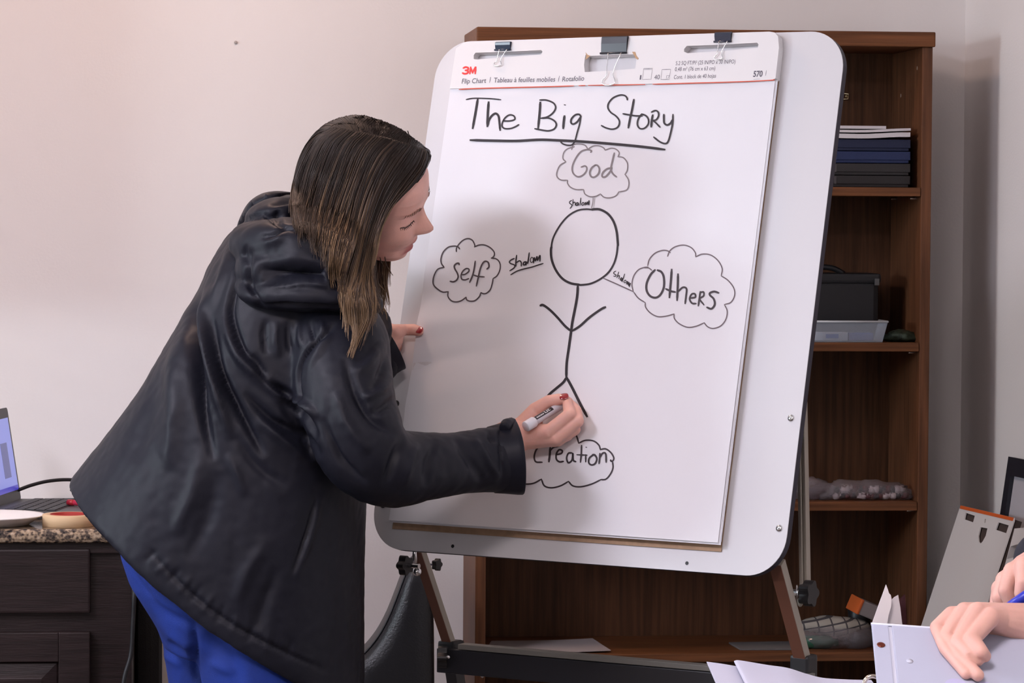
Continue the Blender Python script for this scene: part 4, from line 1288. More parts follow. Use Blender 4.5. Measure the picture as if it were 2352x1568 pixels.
hs = [[panel_xy(*q) for q in ((2293, 1199), (2317, 1206), (2311, 1224), (2287, 1216))], [panel_xy(*q) for q in ((2218, 1177), (2239, 1184), (2235, 1199), (2215, 1192))],
      [panel_xy(*q) for q in ((2252, 1210), (2268, 1213), (2264, 1230), (2257, 1243), (2252, 1248), (2248, 1243), (2247, 1230))], [panel_xy(*q) for q in ((2262, 1191), (2264.5, 1192), (2263, 1201), (2261, 1200))]]
lp, body, (o_, ax1, up1, nn1, w_, h_) = leaning('spare_flip_chart_pad', 'white flip chart pad with orange top edge leaning on the right wall', 'flip chart', tl, tr2, ft, 0.0022, WCOL, hs)
obj('orange_edge', box(tl + ax1 * (w_ / 2) + nn1 * 0.0006 - up1 * 0.0035, (w_ - 0.012, 0.0065, 0.0012), (ax1, up1, nn1)), mat('orange_edge', (0.62, 0.11, 0.02), 0.6), lp)
obj('back_card', box(tl + ax1 * (w_ / 2) - nn1 * 0.0105 - up1 * h_ * 0.5, (w_ - 0.002, h_ - 0.006, 0.012), (ax1, up1, nn1)), mat('cutout_shade_card', (0.06, 0.04, 0.035), 0.8), lp)  # dark colour puts the shade inside the cut-outs into this card
# black picture frame behind it
ft2 = P(2300, 1180, 6.45)
tl2, tr3 = P(2316, 1048, 6.46), P(2440, 1072, 6.08)
dirf = ft2 - tl2
ftf = tl2 + dirf * ((tl2[2] - 0.002) / (tl2[2] - ft2[2]))
axx2 = unit(tr3 - tl2)
dn2 = ftf - tl2
dn2 -= axx2 * (dn2 @ axx2)
h2 = np.linalg.norm(dn2)
up2 = -dn2 / h2
nn2 = np.cross(axx2, up2)
nn2 = nn2 if nn2 @ CF < 0 else -nn2
w2 = np.linalg.norm(tr3 - tl2)
fr = thing('picture_frame', tl2 + dn2, 'black picture frame with white print standing behind the spare flip chart pad', 'picture frame')
bw = 0.036
M_FRAME = mat('black_frame', (0.012, 0.013, 0.022), 0.3)
obj('frame_moulding', extrude_poly([(0, -h2), (w2, -h2), (w2, 0), (0, 0)], tl2, axx2, up2, nn2, -0.016, 0.0, [[(bw, -h2 + bw), (w2 - bw, -h2 + bw), (w2 - bw, -bw), (bw, -bw)]]), M_FRAME, fr)
obj('print', extrude_poly([(bw - .003, -h2 + bw - .003), (w2 - bw + .003, -h2 + bw - .003), (w2 - bw + .003, -bw + .003), (bw - .003, -bw + .003)], tl2, axx2, up2, nn2, -0.012, -0.008), mat('print_paper', (0.55, 0.53, 0.57), 0.35), fr)
# second card sleeve in front of the frame, seen at the edge of the picture
c2l, c2r = P(2322, 1214, 6.22), P(2420, 1206, 6.00)
a2 = unit(c2r - c2l)
d2 = P(2300, 1420, 6.14) - c2l
d2 -= a2 * (d2 @ a2)
u2 = -unit(d2)
n2 = np.cross(a2, u2)
n2 = n2 if n2 @ CF < 0 else -n2
h3 = (c2l[2] - 0.003) / u2[2]
w3 = np.linalg.norm(c2r - c2l)
cs_ = thing('card_sleeve', c2l - u2 * h3, 'white card sleeve with a dark slot at the right edge before the frame', 'card sleeve')
obj('sleeve_panel', extrude_poly([(0, -h3), (w3, -h3), (w3, 0), (0, 0)], c2l, a2, u2, n2, -0.012, 0, [[(0.02, -0.035), (0.075, -0.03), (0.07, -0.055), (0.015, -0.06)]]), WCOL, cs_)
obj('sleeve_lining', extrude_poly([(0.004, -h3 + .004), (w3 - .004, -h3 + .004), (w3 - .004, -0.004), (0.004, -0.004)], c2l, a2, u2, n2, -0.016, -0.0125), M_BLACK, cs_)


# ------------------------------------------------------------------ the woman writing
M_SKIN = mat('skin', (0.78, 0.435, 0.355), 0.48, sss=0.12, bump=(420, 0.05), var=(30, 0.08))
M_JACKET = mat('black_nylon', (0.0098, 0.0102, 0.0165), 0.47, spec=0.24, bump=(700, 0.05), var=(6, 0.12))
M_JEANS = mat('blue_denim', (0.0035, 0.025, 0.205), 0.8, bump=(900, 0.25), var=(9, 0.35))
M_NAIL = mat('red_nail_polish', (0.30, 0.02, 0.025), 0.12, spec=0.8, coat=0.6)

DW = 5.33


def ring_px(L, R, hd, dep, n=72, drop=0.0, power=2.3, skew=0.0):
    """closed garment section: L and R are where its outline shows, hd its half depth; drop lowers the near side"""
    l, r = P(L[0], L[1], dep + skew), P(R[0], R[1], dep - skew)
    c, A = (l + r) / 2, (r - l) / 2
    D = -unit(V(CF[0], CF[1], 0)) * hd
    out = []
    for k in range(n):
        q = 2 * math.pi * k / n
        cs, sn_ = math.cos(q), math.sin(q)
        x = math.copysign(abs(cs) ** (2 / power), cs)
        y = math.copysign(abs(sn_) ** (2 / power), sn_)
        p = c + A * x + D * y
        p = p + V(0, 0, -drop) * max(0, y) * (1 - 0.35 * abs(x))
        out.append(p)
    return out


def spline_rings(keys, per=5):
    """interpolate (Lx,Ly,Rx,Ry,hd,dep,drop) keys smoothly"""
    pts = crom([np.array(k, float) for k in keys], per)
    return [ring_px((k[0], k[1]), (k[2], k[3]), k[4], k[5], drop=k[6]) for k in pts]


# torso of the jacket from hem to collar
torso = loft(spline_rings([
    (163, 1101, 833, 1598, 0.225, DW, 0.040),
    (172, 1090, 835, 1570, 0.228, DW, 0.030),
    (240, 1004, 837, 1400, 0.230, DW, 0.010),
    (330, 881, 840, 1215, 0.228, DW, 0.0),
    (395, 771, 850, 1050, 0.226, DW, 0.0),
    (448, 672, 872, 930, 0.222, DW, 0.0),
    (497, 582, 882, 840, 0.212, DW, 0.0),
    (545, 521, 866, 765, 0.190, DW, 0.0),
    (600, 500, 838, 722, 0.150, DW, 0.0),
    (660, 510, 800, 680, 0.090, DW, 0.0)]))


def limb_px(keys, n=40, per=6, flat=1.0):
    """sleeve: keys (px, py, depth, radius)"""
    k = crom([np.array(q, float) for q in keys], per)
    return tube([P(q[0], q[1], q[2]) for q in k], [q[3] for q in k], n, True, flat)


r_sleeve = limb_px([(760, 735, 5.22, 0.068), (772, 790, 5.175, 0.084), (782, 850, 5.14, 0.081), (797, 930, 5.11, 0.077), (835, 1028, 5.10, 0.074), (898, 1073, 5.12, 0.064), (980, 1070, 5.165, 0.054), (1060, 1062, 5.215, 0.050), (1130, 1056, 5.255, 0.053), (1164, 1053, 5.268, 0.055)])
l_sleeve = limb_px([(795, 740, 5.46, 0.080), (790, 800, 5.50, 0.076), (808, 845, 5.53, 0.064), (845, 828, 5.545, 0.052), (876, 809, 5.550, 0.046), (890, 801, 5.552, 0.044)])
jk = remesh([torso, r_sleeve, l_sleeve], 0.0040, 14, 0.5)
folds = [
    ([(466, 600), (441, 727), (450, 830), (462, 932), (491, 1060)], 13, -0.013), ([(492, 650), (468, 727), (482, 830), (508, 932), (530, 1010)], 14, 0.008),
    ([(484, 727), (503, 845), (553, 947), (609, 1050)], 11, -0.010), ([(513, 727), (550, 815), (609, 874), (650, 900)], 14, 0.008),
    ([(579, 812), (609, 870), (655, 905), (700, 962), (730, 1010)], 10, -0.011), ([(540, 640), (530, 720), (556, 800), (590, 850)], 9, -0.006),
    ([(420, 760), (405, 850), (400, 960), (380, 1080)], 26, 0.007), ([(370, 850), (340, 960), (300, 1060)], 22, -0.006), ([(530, 560), (505, 650), (480, 720)], 10, 0.006), ([(555, 560), (540, 650), (523, 720)], 9, -0.005),
    ([(610, 732), (606, 770), (612, 815)], 8, -0.006), ([(636, 735), (634, 780), (640, 820)], 8, 0.005), ([(660, 735), (662, 780), (668, 812)], 7, -0.006), ([(686, 735), (690, 775), (696, 800)], 7, 0.005), ([(712, 735), (718, 768), (726, 786)], 7, -0.005),
    ([(740, 735), (742, 770)], 7, 0.004), ([(770, 738), (748, 770), (722, 790), (694, 828), (684, 870), (692, 930), (716, 1000)], 5, -0.006), ([(760, 760), (735, 800), (705, 850)], 12, 0.005),
    ([(600, 860), (640, 905), (700, 930), (730, 960)], 9, 0.008), ([(560, 900), (620, 960), (690, 1000), (740, 1050)], 10, -0.008), ([(590, 960), (650, 1010), (720, 1070)], 12, 0.008), ([(640, 920), (690, 990), (720, 1060)], 8, -0.008),
    ([(540, 1000), (590, 1070), (660, 1120)], 12, -0.006), ([(520, 1040), (545, 1090), (560, 1140)], 12, 0.005), 
    ([(726, 1140), (704, 1225), (667, 1328)], 4, -0.006), ([(738, 1140), (716, 1225), (680, 1330)], 9, 0.004), ([(470, 1030), (440, 1140), (400, 1230)], 20, 0.006), ([(500, 1080), (480, 1180), (430, 1290)], 22, -0.006),
    ([(620, 1230), (560, 1330), (540, 1410)], 18, 0.005), ([(640, 1300), (600, 1400), (590, 1450)], 16, -0.005),
    ([(330, 1290), (360, 1262)], 7, -0.0022), ([(355, 1318), (392, 1285)], 8, 0.0022), ([(382, 1340), (418, 1300)], 7, -0.0022), ([(408, 1365), (440, 1322)], 8, 0.0022), ([(432, 1388), (465, 1340)], 7, -0.0022), ([(462, 1412), (490, 1362)], 8, 0.0022),
    ([(492, 1436), (520, 1380)], 7, -0.0022), ([(530, 1460), (548, 1405)], 8, 0.0022), ([(566, 1478), (585, 1425)], 8, -0.002), ([(610, 1500), (622, 1440)], 9, 0.002), ([(660, 1520), (668, 1460)], 9, -0.002),
    ([(340, 1258), (420, 1345), (520, 1425), (640, 1490), (760, 1545)], 5, -0.004),
    # sleeve
    ([(900, 790), (880, 850), (850, 900)], 12, -0.007), ([(880, 780), (850, 830), (815, 860)], 12, 0.006), ([(925, 900), (890, 930), (850, 950)], 10, -0.007), ([(910, 860), (870, 900), (830, 915)], 10, 0.006),
    ([(790, 820), (815, 900), (850, 960), (905, 1000)], 12, -0.006), ([(770, 900), (800, 980), (850, 1040)], 14, 0.007), ([(740, 960), (780, 1050), (840, 1110)], 10, -0.010), ([(930, 1000), (905, 1050), (880, 1120)], 12, -0.008),
    ([(960, 1015), (940, 1070), (925, 1125)], 12, 0.006), ([(1000, 1008), (985, 1060), (975, 1120)], 10, -0.005), ([(1040, 1000), (1075, 1050), (1110, 1110)], 12, -0.005), ([(1085, 995), (1110, 1040), (1150, 1100)], 11, 0.005), ([(1120, 985), (1135, 1020)], 8, -0.006), ([(1152, 975), (1150, 1030), (1156, 1100)], 6, -0.004)]
px_folds(jk, [(p_, w_ * 0.85, a_ * (2.0 if len(p_) > 3 else 1.15)) for p_, w_, a_ in folds])
co, no = get_co(jk), get_no(jk)
rip = np.array([noise.noise(Vector((c[0] * 16, c[1] * 16, c[2] * 6))) * 0.0020 + (abs(noise.noise(Vector((c[0] * 30 + 5, c[1] * 30, c[2] * 14)))) - 0.3) * 0.0016 + noise.noise(Vector(c * 70)) * 0.0007 for c in co])
set_co(jk, co + no * rip[:, None])

# ---- body: one skin under the clothes (head, neck, trunk, arms, hands, legs)
HS = 1.0 / 1415.0
HO = P(847, 433, 5.315)                                   # centre of the head
pit, rol = math.radians(22.3), math.radians(35.6)
hx_ = unit(V(CR[0], CR[1], 0))
hz_ = V(0, 0, 1)
toward = -unit(V(CF[0], CF[1], 0))
yaw_h = math.radians(-5)
fwd0 = hx_ * math.cos(yaw_h) - toward * math.sin(yaw_h)
side0 = unit(np.cross(hz_, fwd0))                        # her left: away from the camera
HF = fwd0 * math.cos(pit) - hz_ * math.sin(pit)           # face direction
HU0 = fwd0 * math.sin(pit) + hz_ * math.cos(pit)
HU = unit(HU0 * math.cos(rol) - side0 * math.sin(rol))     # crown tipped a little towards the camera
HSd = unit(np.cross(HU, HF))                              # her left


def um(u):
    """heights of the profile table to heights on the head"""
    return 0.006 + (u + 0.0227) * (1.27 if u <= -0.0227 else 0.84)


def H(f, s, u):
    return HO + HF * f + HSd * s + HU * u


us = np.array([-0.122, -0.116, -0.1098, -0.1030, -0.0975, -0.0894, -0.0845, -0.0780, -0.0670, -0.0582, -0.0500, -0.0400, -0.0300, -0.0227, -0.0100, 0.0106, 0.0317, 0.055, 0.078, 0.096, 0.108, 0.1145])
f0 = np.array([0.060, 0.074, 0.0845, 0.0915, 0.0935, 0.0925, 0.0910, 0.0940, 0.0985, 0.0975, 0.0945, 0.0925, 0.0912, 0.0915, 0.0935, 0.0925, 0.0870, 0.0745, 0.0560, 0.0360, 0.0170, 0.004])
bk_ = np.array([0.010, 0.004, -0.004, -0.012, -0.020, -0.034, -0.044, -0.055, -0.070, -0.080, -0.087, -0.094, -0.098, -0.100, -0.102, -0.102, -0.098, -0.089, -0.073, -0.054, -0.033, -0.012])
wd = np.array([0.020, 0.028, 0.036, 0.043, 0.048, 0.053, 0.056, 0.059, 0.063, 0.066, 0.0685, 0.0705, 0.072, 0.073, 0.0745, 0.0755, 0.0745, 0.068, 0.056, 0.040, 0.022, 0.006])
uu = np.concatenate([np.linspace(-0.122, 0.03, 110), np.linspace(0.033, 0.1145, 34)])
hv, hrings = [], []
lipattr = []
NA = 120
g = lambda x, s: math.exp(-(x / s) ** 2)
for u in uu:
    F_, B_, W_ = np.interp(u, us, f0), np.interp(u, us, bk_), np.interp(u, us, wd)
    c_ = (F_ + B_) / 2
    c_ = c_ * 0.35
    ring = []
    for k in range(NA):
        q = 2 * math.pi * k / NA
        cs, sn_ = math.cos(q), math.sin(q)
        pw = 2.35
        if cs >= 0:
            x = c_ + (F_ - c_) * abs(cs) ** (2 / pw)
        else:
            x = c_ - (c_ - B_) * abs(cs) ** (2 / 2.1)
        s = W_ * math.copysign(abs(sn_) ** (2 / pw), sn_)
        a = abs(s)
        if cs > 0:
            # nose bridge, tip and wings
            nb = np.interp(u, [-0.064, -0.0585, -0.055, -0.049, -0.044, -0.0336, -0.0227, -0.012, 0.0], [0.0, 0.0080, 0.0215, 0.0275, 0.0270, 0.0145, 0.0040, 0.0005, 0.0])
            sw_ = np.interp(u, [-0.058, -0.046, -0.030, -0.01], [0.0125, 0.0122, 0.0078, 0.008])
            x += nb * g(a, sw_)
            x += 0.0075 * g(a - 0.0135, 0.0050) * g(u + 0.0515, 0.0065)
            x -= 0.0030 * g(a - 0.0185, 0.004) * g(u + 0.052, 0.010)
            # eye sockets, lids, brow ridge
            x -= 0.0120 * g(a - 0.031, 0.0125) * g(u + 0.0295, 0.0100)
            x += 0.0098 * g(a - 0.0325, 0.0110) * g(u + 0.0315, 0.0072)
            x -= 0.0016 * g(a - 0.0325, 0.012) * g(u + 0.0375, 0.0014)
            x -= 0.0012 * g(a - 0.0325, 0.012) * g(u + 0.0240, 0.0016)
            x += 0.0035 * g(a - 0.030, 0.020) * g(u + 0.0120, 0.0075)
            # cheek, lips, chin
            x += 0.0050 * g(a - 0.042, 0.018) * g(u + 0.053, 0.018)
            ul = u + 0.0055 * (a / 0.025) ** 2
            x += 0.0058 * g(a, 0.017) * g(ul + 0.0755, 0.0048)
            x += 0.0062 * g(a, 0.0150) * g(ul + 0.0890, 0.0045)
            x -= 0.0050 * g(a, 0.020) * g(ul + 0.0822, 0.0020)
            x -= 0.0030 * g(a, 0.016) * g(u + 0.0975, 0.0045)
            x -= 0.0015 * g(a - 0.027, 0.006) * g(u + 0.088, 0.008)
            x += 0.0020 * g(a, 0.014) * g(u + 0.1055, 0.006)
            x -= 0.0012 * g(a, 0.0030) * g(u + 0.067, 0.007)
        ring.append(H(x, s, um(u)))
        lip = 0.0
        if cs > 0 and a < 0.026:
            lw = 1 - (a / 0.026) ** 2
            lip = max(0.0, min(1.0, 1.7 * lw)) * max(g(u + 0.0055 * (a / 0.025) ** 2 + 0.0768, 0.0036 * lw + 0.0012), g(u + 0.0055 * (a / 0.025) ** 2 + 0.0880, 0.0040 * lw + 0.0012))
        lipattr.append(lip)
    hrings.append(ring)
head_v, head_f = loft(hrings, True)
lipattr += [0, 0]
NECK0 = H(-0.035, 0, -0.07)
NECK1 = P(745, 640, 5.34)
neck = tube(crom([NECK0 + HU * 0.03, NECK0, (NECK0 + NECK1) / 2 - hx_ * 0.01, NECK1, NECK1 - hx_ * 0.03 - hz_ * 0.03], 4), [0.050] * 2 + [0.050] * 15, 28)

shR, shL = P(765, 785, 5.20), P(795, 770, 5.47)
elR, elL = P(862, 1050, 5.112), P(806, 845, 5.53)
wrR, wrL = Bp(1165, 1006, 0.060), P(893, 776, 5.562)
hipc = P(520, 1290, DW)
trunk = [ball(P(725, 745, DW), (0.075, 0.13, 0.07), 20, 12)] + chain([P(720, 735, DW), P(670, 850, DW), P(590, 1040, DW), P(500, 1230, DW)], [0.08, 0.125, 0.125, 0.135], 24)
legs = []
legR0, legL0 = P(590, 1400, 5.245), P(485, 1400, 5.42)
kR, kL = P(575, 1760, 5.225), P(510, 1760, 5.43)
aR, aL = V(P(560, 2100, 5.24)[0], P(560, 2100, 5.24)[1], 0.09), V(P(480, 2100, 5.44)[0], P(480, 2100, 5.44)[1], 0.09)
for a, b, c in ((legR0, kR, aR), (legL0, kL, aL)):
    legs += chain([a, (a + b) / 2, b, b * 0.6 + c * 0.4, c], [0.080, 0.066, 0.048, 0.048, 0.034], 20)
    toe = V(c[0], c[1], 0.045) + hx_ * 0.13
    legs += chain([V(c[0], c[1], 0.05), toe], [0.034, 0.026], 14)
arms = chain([shR, P(794, 920, 5.13), elR], [0.050, 0.046, 0.040], 18) + chain([elR, P(980, 1062, 5.17), P(1085, 1044, 5.23), wrR], [0.040, 0.034, 0.028, 0.0265], 18)
arms += chain([shL, (shL + elL) / 2, elL], [0.050, 0.046, 0.040], 18) + chain([elL, (elL + wrL) / 2, wrL], [0.038, 0.034, 0.026], 18)
body_me = remesh([neck] + trunk + legs + arms, 0.008, 4)

# writing hand: joints placed where they show, `t` metres in front of the paper
J = lambda px, py, t: Bp(px, py, t)
hand = []
wr = [J(1160, 1006, 0.060), J(1192, 1002, 0.052)]
hand += chain(wr, [0.0275, 0.0262], 18)
mI, mM, mR_, mP = J(1262, 991, 0.056), J(1277, 1004, 0.045), J(1281, 1008, 0.032), J(1273, 1009, 0.020)
for m_ in (mI, mM, mR_, mP):
    hand += chain([J(1196, 1001, 0.048), J(1228, 1000, 0.042) * 0.55 + m_ * 0.45, m_], [0.0245, 0.0172, 0.0128], 16)
hand += chain([J(1200, 985, 0.040), J(1226, 968, 0.031)], [0.021, 0.0155], 16)
# index and middle finger bend over the pen, ring and little finger fold on to the paper
hand += chain([mI, J(1309, 951, 0.055), J(1304, 930, 0.036), J(1306, 921, 0.022)], [0.0125, 0.0106, 0.0088, 0.0072], 16)
hand += chain([mM, J(1327, 967, 0.042), J(1324, 942, 0.027), J(1313, 929, 0.018)], [0.0125, 0.0104, 0.0088, 0.0074], 16)
hand += chain([mR_, J(1320, 986, 0.028), J(1313, 963, 0.014), J(1298, 958, 0.012)], [0.0122, 0.0100, 0.0086, 0.0076], 16)
hand += chain([mP, J(1304, 1001, 0.015), J(1302, 983, 0.010), J(1288, 976, 0.010)], [0.0108, 0.0088, 0.0078, 0.007], 16)
# thumb along the top of the pen
thumb_tip = J(1297, 914.5, 0.028)
hand += chain([J(1206, 976, 0.040), J(1230, 943, 0.034), J(1260, 921, 0.035), J(1284, 917, 0.032), thumb_tip], [0.0185, 0.0138, 0.0102, 0.0098, 0.0080], 16)
hand_me = remesh(hand, 0.0013, 7, 0.5)
# steadying hand: thumb in front of the board edge, fingers behind it
lh = []
lw0, lw1 = P(884, 792, 5.562), P(899, 776, 5.560)
lh += chain([wrL, lw0, lw1], [0.0255, 0.024, 0.019], 16)
tT = Bp(962, 760, 0.010)
lh += chain([P(893, 778, 5.556), P(908, 763, 5.550), Bp(928, 757, 0.016), Bp(950, 757, 0.0125), tT], [0.0185, 0.0142, 0.0098, 0.0100, 0.0086], 16)
behind = lambda px, py: B(*hit(px, py, -0.040), -0.040)
for k, (yy, ln) in enumerate(((778, 1.0), (796, 1.08), (814, 1.0), (830, 0.85))):
    m_ = P(905 - 2 * k, yy + 2, 5.600 + 0.004 * k)
    lh += chain([lw1 * 0.6 + lw0 * 0.4, m_, behind(905 + 28 * ln, yy), behind(905 + 50 * ln, yy + 4), behind(905 + 66 * ln, yy + 8)], [0.016, 0.0115, 0.0090, 0.0082, 0.007], 14)
lh_me = remesh(lh, 0.0014, 6, 0.5)

allv, allf = [], []
nb0 = 0
for v, f in ((head_v, head_f), mesh_data(hand_me), mesh_data(lh_me), mesh_data(body_me)):
    allv += [tuple(q) for q in v]
    allf += [tuple(i + nb0 for i in q) for q in f]
    nb0 = len(allv)
attr_mix(M_SKIN, 'lip', (0.42, 0.115, 0.11))
woman = obj('person', (allv, allf), M_SKIN, None, True)
at = woman.data.attributes.new('lip', 'FLOAT', 'POINT')
vals = np.zeros(len(allv), np.float32)
vals[:len(lipattr)] = lipattr
at.data.foreach_set('value', vals)
tag(woman, 'woman in a black hooded jacket leaning forward and writing on the flip chart', 'person')
jacket = obj('jacket', jk, M_JACKET, woman, True)

# jacket cuffs, open at the wrist
def open_cuff(c0, c1, r0, r1, ref_up, name, tall=1.0):
    """flared open sleeve end from c0 to c1"""
    t = unit(c1 - c0)
    a = unit(np.cross(ref_up, t))
    b = np.cross(t, a)
    prof = [(0.0, r0), (0.35, r0 * 0.6 + r1 * 0.4), (0.8, r1), (0.97, r1 * 1.015), (1.0, r1 * 1.0), (0.985, r1 - 0.004), (0.6, r1 - 0.006), (0.3, r1 - 0.008)]
    rings = []
    for h_, r_ in prof:
        c = c0 + (c1 - c0) * h_
        rings.append([c + a * (r_ * math.cos(q) * (1 + 0.03 * math.sin(3 * q))) + b * (tall * r_ * math.sin(q) * (1 + 0.03 * math.cos(4 * q + 1))) for q in (2 * math.pi * k / 48 for k in range(48))])
    return obj(name, loft(rings, True), M_JACKET, jacket, True)


open_cuff(P(1128, 1056, 5.262), P(1192, 1049, 5.270), 0.0525, 0.0590, V(0, 0, 1), 'cuff', 1.0)
open_cuff(P(858, 820, 5.545), P(903, 795, 5.552), 0.044, 0.042, V(0, 0, 1), 'cuff', 1.0)
tab = obj('cuff_tab', remesh([tube([P(1158, 985, 5.235), P(1164, 975, 5.25), P(1178, 970, 5.27)], [0.010, 0.011, 0.009], 12)], 0.003, 4), M_JACKET, jacket, True)

# ---- folded hood lying on the shoulders
def pad_px(keys, n=36, per=6):
    """puffy roll: keys (px, py, depth, half height, half depth)"""
    k = crom([np.array(q, float) for q in keys], per)
    rings = []
    for i, q in enumerate(k):
        c = P(q[0], q[1], q[2])
        t = unit(P(*k[min(i + 1, len(k) - 1)][:3]) - P(*k[max(i - 1, 0)][:3]))
        dd = unit(toward - t * (toward @ t))
        b = unit(np.cross(t, dd))
        rings.append([c + b * q[3] * math.copysign(abs(math.cos(a)) ** 0.8, math.cos(a)) + dd * q[4] * math.copysign(abs(math.sin(a)) ** 0.8, math.sin(a)) for a in (2 * math.pi * j / n for j in range(n))])
    return loft(rings)


hood_parts = [
    pad_px([(592, 540, 5.33, 0.022, 0.09), (606, 510, 5.33, 0.030, 0.13), (640, 488, 5.33, 0.026, 0.14), (684, 484, 5.33, 0.024, 0.13), (720, 490, 5.33, 0.024, 0.11)]),          # collar stand at the nape
    pad_px([(594, 560, 5.24, 0.024, 0.05), (622, 566, 5.20, 0.040, 0.075), (665, 568, 5.17, 0.048, 0.085), (720, 580, 5.16, 0.052, 0.09), (775, 604, 5.17, 0.050, 0.08)]),        # upper panel
    pad_px([(604, 618, 5.21, 0.022, 0.04), (632, 622, 5.165, 0.036, 0.07), (695, 628, 5.14, 0.040, 0.08), (760, 636, 5.14, 0.042, 0.08)]),
    pad_px([(604, 668, 5.19, 0.016, 0.04), (626, 678, 5.150, 0.022, 0.065), (700, 680, 5.128, 0.024, 0.07), (780, 684, 5.135, 0.022, 0.065), (838, 694, 5.17, 0.018, 0.05)])]        # lower rolled edge
hm = remesh(hood_parts, 0.0042, 7, 0.5)
px_folds(hm, [([(578, 570), (572, 600), (570, 640), (590, 690), (612, 712)], 6, -0.010), ([(590, 545), (625, 540), (650, 525), (672, 524), (690, 538)], 4, -0.008), ([(600, 560), (630, 552), (655, 538)], 9, 0.005),
              ([(588, 622), (640, 618), (720, 622), (790, 630)], 16, -0.030), ([(600, 640), (650, 640), (730, 642)], 12, -0.020), ([(655, 644), (690, 640), (720, 642)], 8, 0.010), ([(596, 660), (650, 655), (720, 650), (760, 662)], 7, 0.006),
              ([(600, 485), (615, 500), (640, 515), (660, 522)], 4, -0.007), ([(640, 480), (636, 500), (650, 510)], 6, -0.008), ([(566, 560), (562, 585), (566, 610)], 5, -0.006), ([(540, 512), (580, 498), (602, 487)], 4, -0.006),
              ([(620, 470), (660, 462), (690, 458)], 6, -0.008), ([(605, 700), (700, 702), (800, 704)], 4, -0.008), ([(640, 580), (700, 585), (750, 600)], 14, 0.005), ([(620, 597), (690, 600), (760, 608)], 9, 0.005)])
co, no = get_co(hm), get_no(hm)
set_co(hm, co + no * np.array([noise.noise(Vector(c * 22)) * 0.0025 + noise.noise(Vector(c * 60)) * 0.0010 for c in co])[:, None])
obj('hood', hm, M_JACKET, jacket, True)
# rear rim of the hood standing up behind the neck
rim = remesh([pad_px([(556, 516, 5.36, 0.008, 0.05), (580, 486, 5.37, 0.014, 0.08), (612, 462, 5.37, 0.014, 0.10), (650, 456, 5.37, 0.012, 0.11), (690, 462, 5.36, 0.012, 0.10)])], 0.0042, 4)
obj('hood_rim', rim, M_JACKET, jacket, True)

# ---- jeans
seat_r = []
for L, R, hd, dp in (((278, 1150), (780, 1330), 0.150, DW), ((272, 1215), (775, 1380), 0.175, DW), ((280, 1275), (775, 1430), 0.185, DW), ((300, 1335), (775, 1470), 0.188, DW), ((335, 1388), (770, 1500), 0.184, DW), ((362, 1432), (765, 1530), 0.176, DW), ((378, 1480), (760, 1560), 0.150, DW)):
    seat_r.append(ring_px(L, R, hd, dp, 48, 0, 2.2))
jparts = [loft(seat_r)]
jparts += [tube(crom([P(590, 1400, 5.245), P(600, 1500, 5.235), P(602, 1620, 5.23), kR, aR], 5), list(np.interp(np.linspace(0, 1, 21), [0, 0.25, 0.5, 0.75, 1], [0.118, 0.105, 0.092, 0.072, 0.052])), 30)]
jparts += [tube(crom([P(500, 1400, 5.41), P(508, 1490, 5.42), P(515, 1620, 5.43), kL, aL], 5), list(np.interp(np.linspace(0, 1, 21), [0, 0.25, 0.5, 0.75, 1], [0.098, 0.095, 0.088, 0.070, 0.052])), 30)]
jm = remesh(jparts, 0.006, 6)
px_folds(jm, [([(300, 1330), (370, 1400), (430, 1430), (470, 1440)], 10, -0.006), ([(440, 1425), (446, 1480), (452, 1568)], 8, -0.010), ([(360, 1420), (420, 1480), (440, 1490)], 12, 0.006), ([(470, 1450), (520, 1500), (560, 1568)], 12, -0.006),
              ([(385, 1470), (430, 1500)], 9, -0.006), ([(480, 1520), (540, 1545)], 10, 0.006), ([(372, 1500), (420, 1530)], 9, 0.005), ([(292, 1290), (330, 1350), (350, 1375)], 5, -0.004)])
jeans = obj('jeans', jm, M_JEANS, woman, True)
for c in (aR, aL):
    toe = V(c[0], c[1], 0) + hx_ * 0.16
    heel = V(c[0], c[1], 0) - hx_ * 0.055
    sv = remesh([tube([heel + V(0, 0, 0.04), V(c[0], c[1], 0.052), toe * 0.5 + heel * 0.5 + hx_ * 0.05 + V(0, 0, 0.042), toe + V(0, 0, 0.030)], [0.036, 0.045, 0.040, 0.028], 20), tube([V(c[0], c[1], 0.05), V(c[0], c[1], 0.12)], [0.046, 0.044], 18)], 0.004, 4)
    s_ = obj('shoe', sv, mat('dark_shoe', (0.02, 0.018, 0.018), 0.5), woman, True)
    obj('shoe_sole', box((heel + toe) / 2 + V(0, 0, 0.008), (np.linalg.norm(toe - heel) + 0.05, 0.078, 0.015), (hx_, side0, hz_), 0.006), M_BLACK, s_)

# ---- nails, eye, lashes, brow
def nail(c, along, up_, w, l, parent):
    a, b = unit(along), unit(up_ - unit(along) * (up_ @ unit(along)))
    s = np.cross(a, b)
    rings = []
    for i in range(9):
        t = -1 + 2 * i / 8
        wr_ = w * math.sqrt(max(0.02, 1 - abs(t) ** 3.5))
        rings.append([c + a * (t * l) + s * (wr_ * math.sin(q)) + b * (0.0022 * math.cos(q) - 0.0014 + 0.0004 * (1 - t * t)) for q in np.linspace(-1.35, 1.35, 11)])
    return obj('fingernail', loft(rings, False, False), M_NAIL, parent, True)


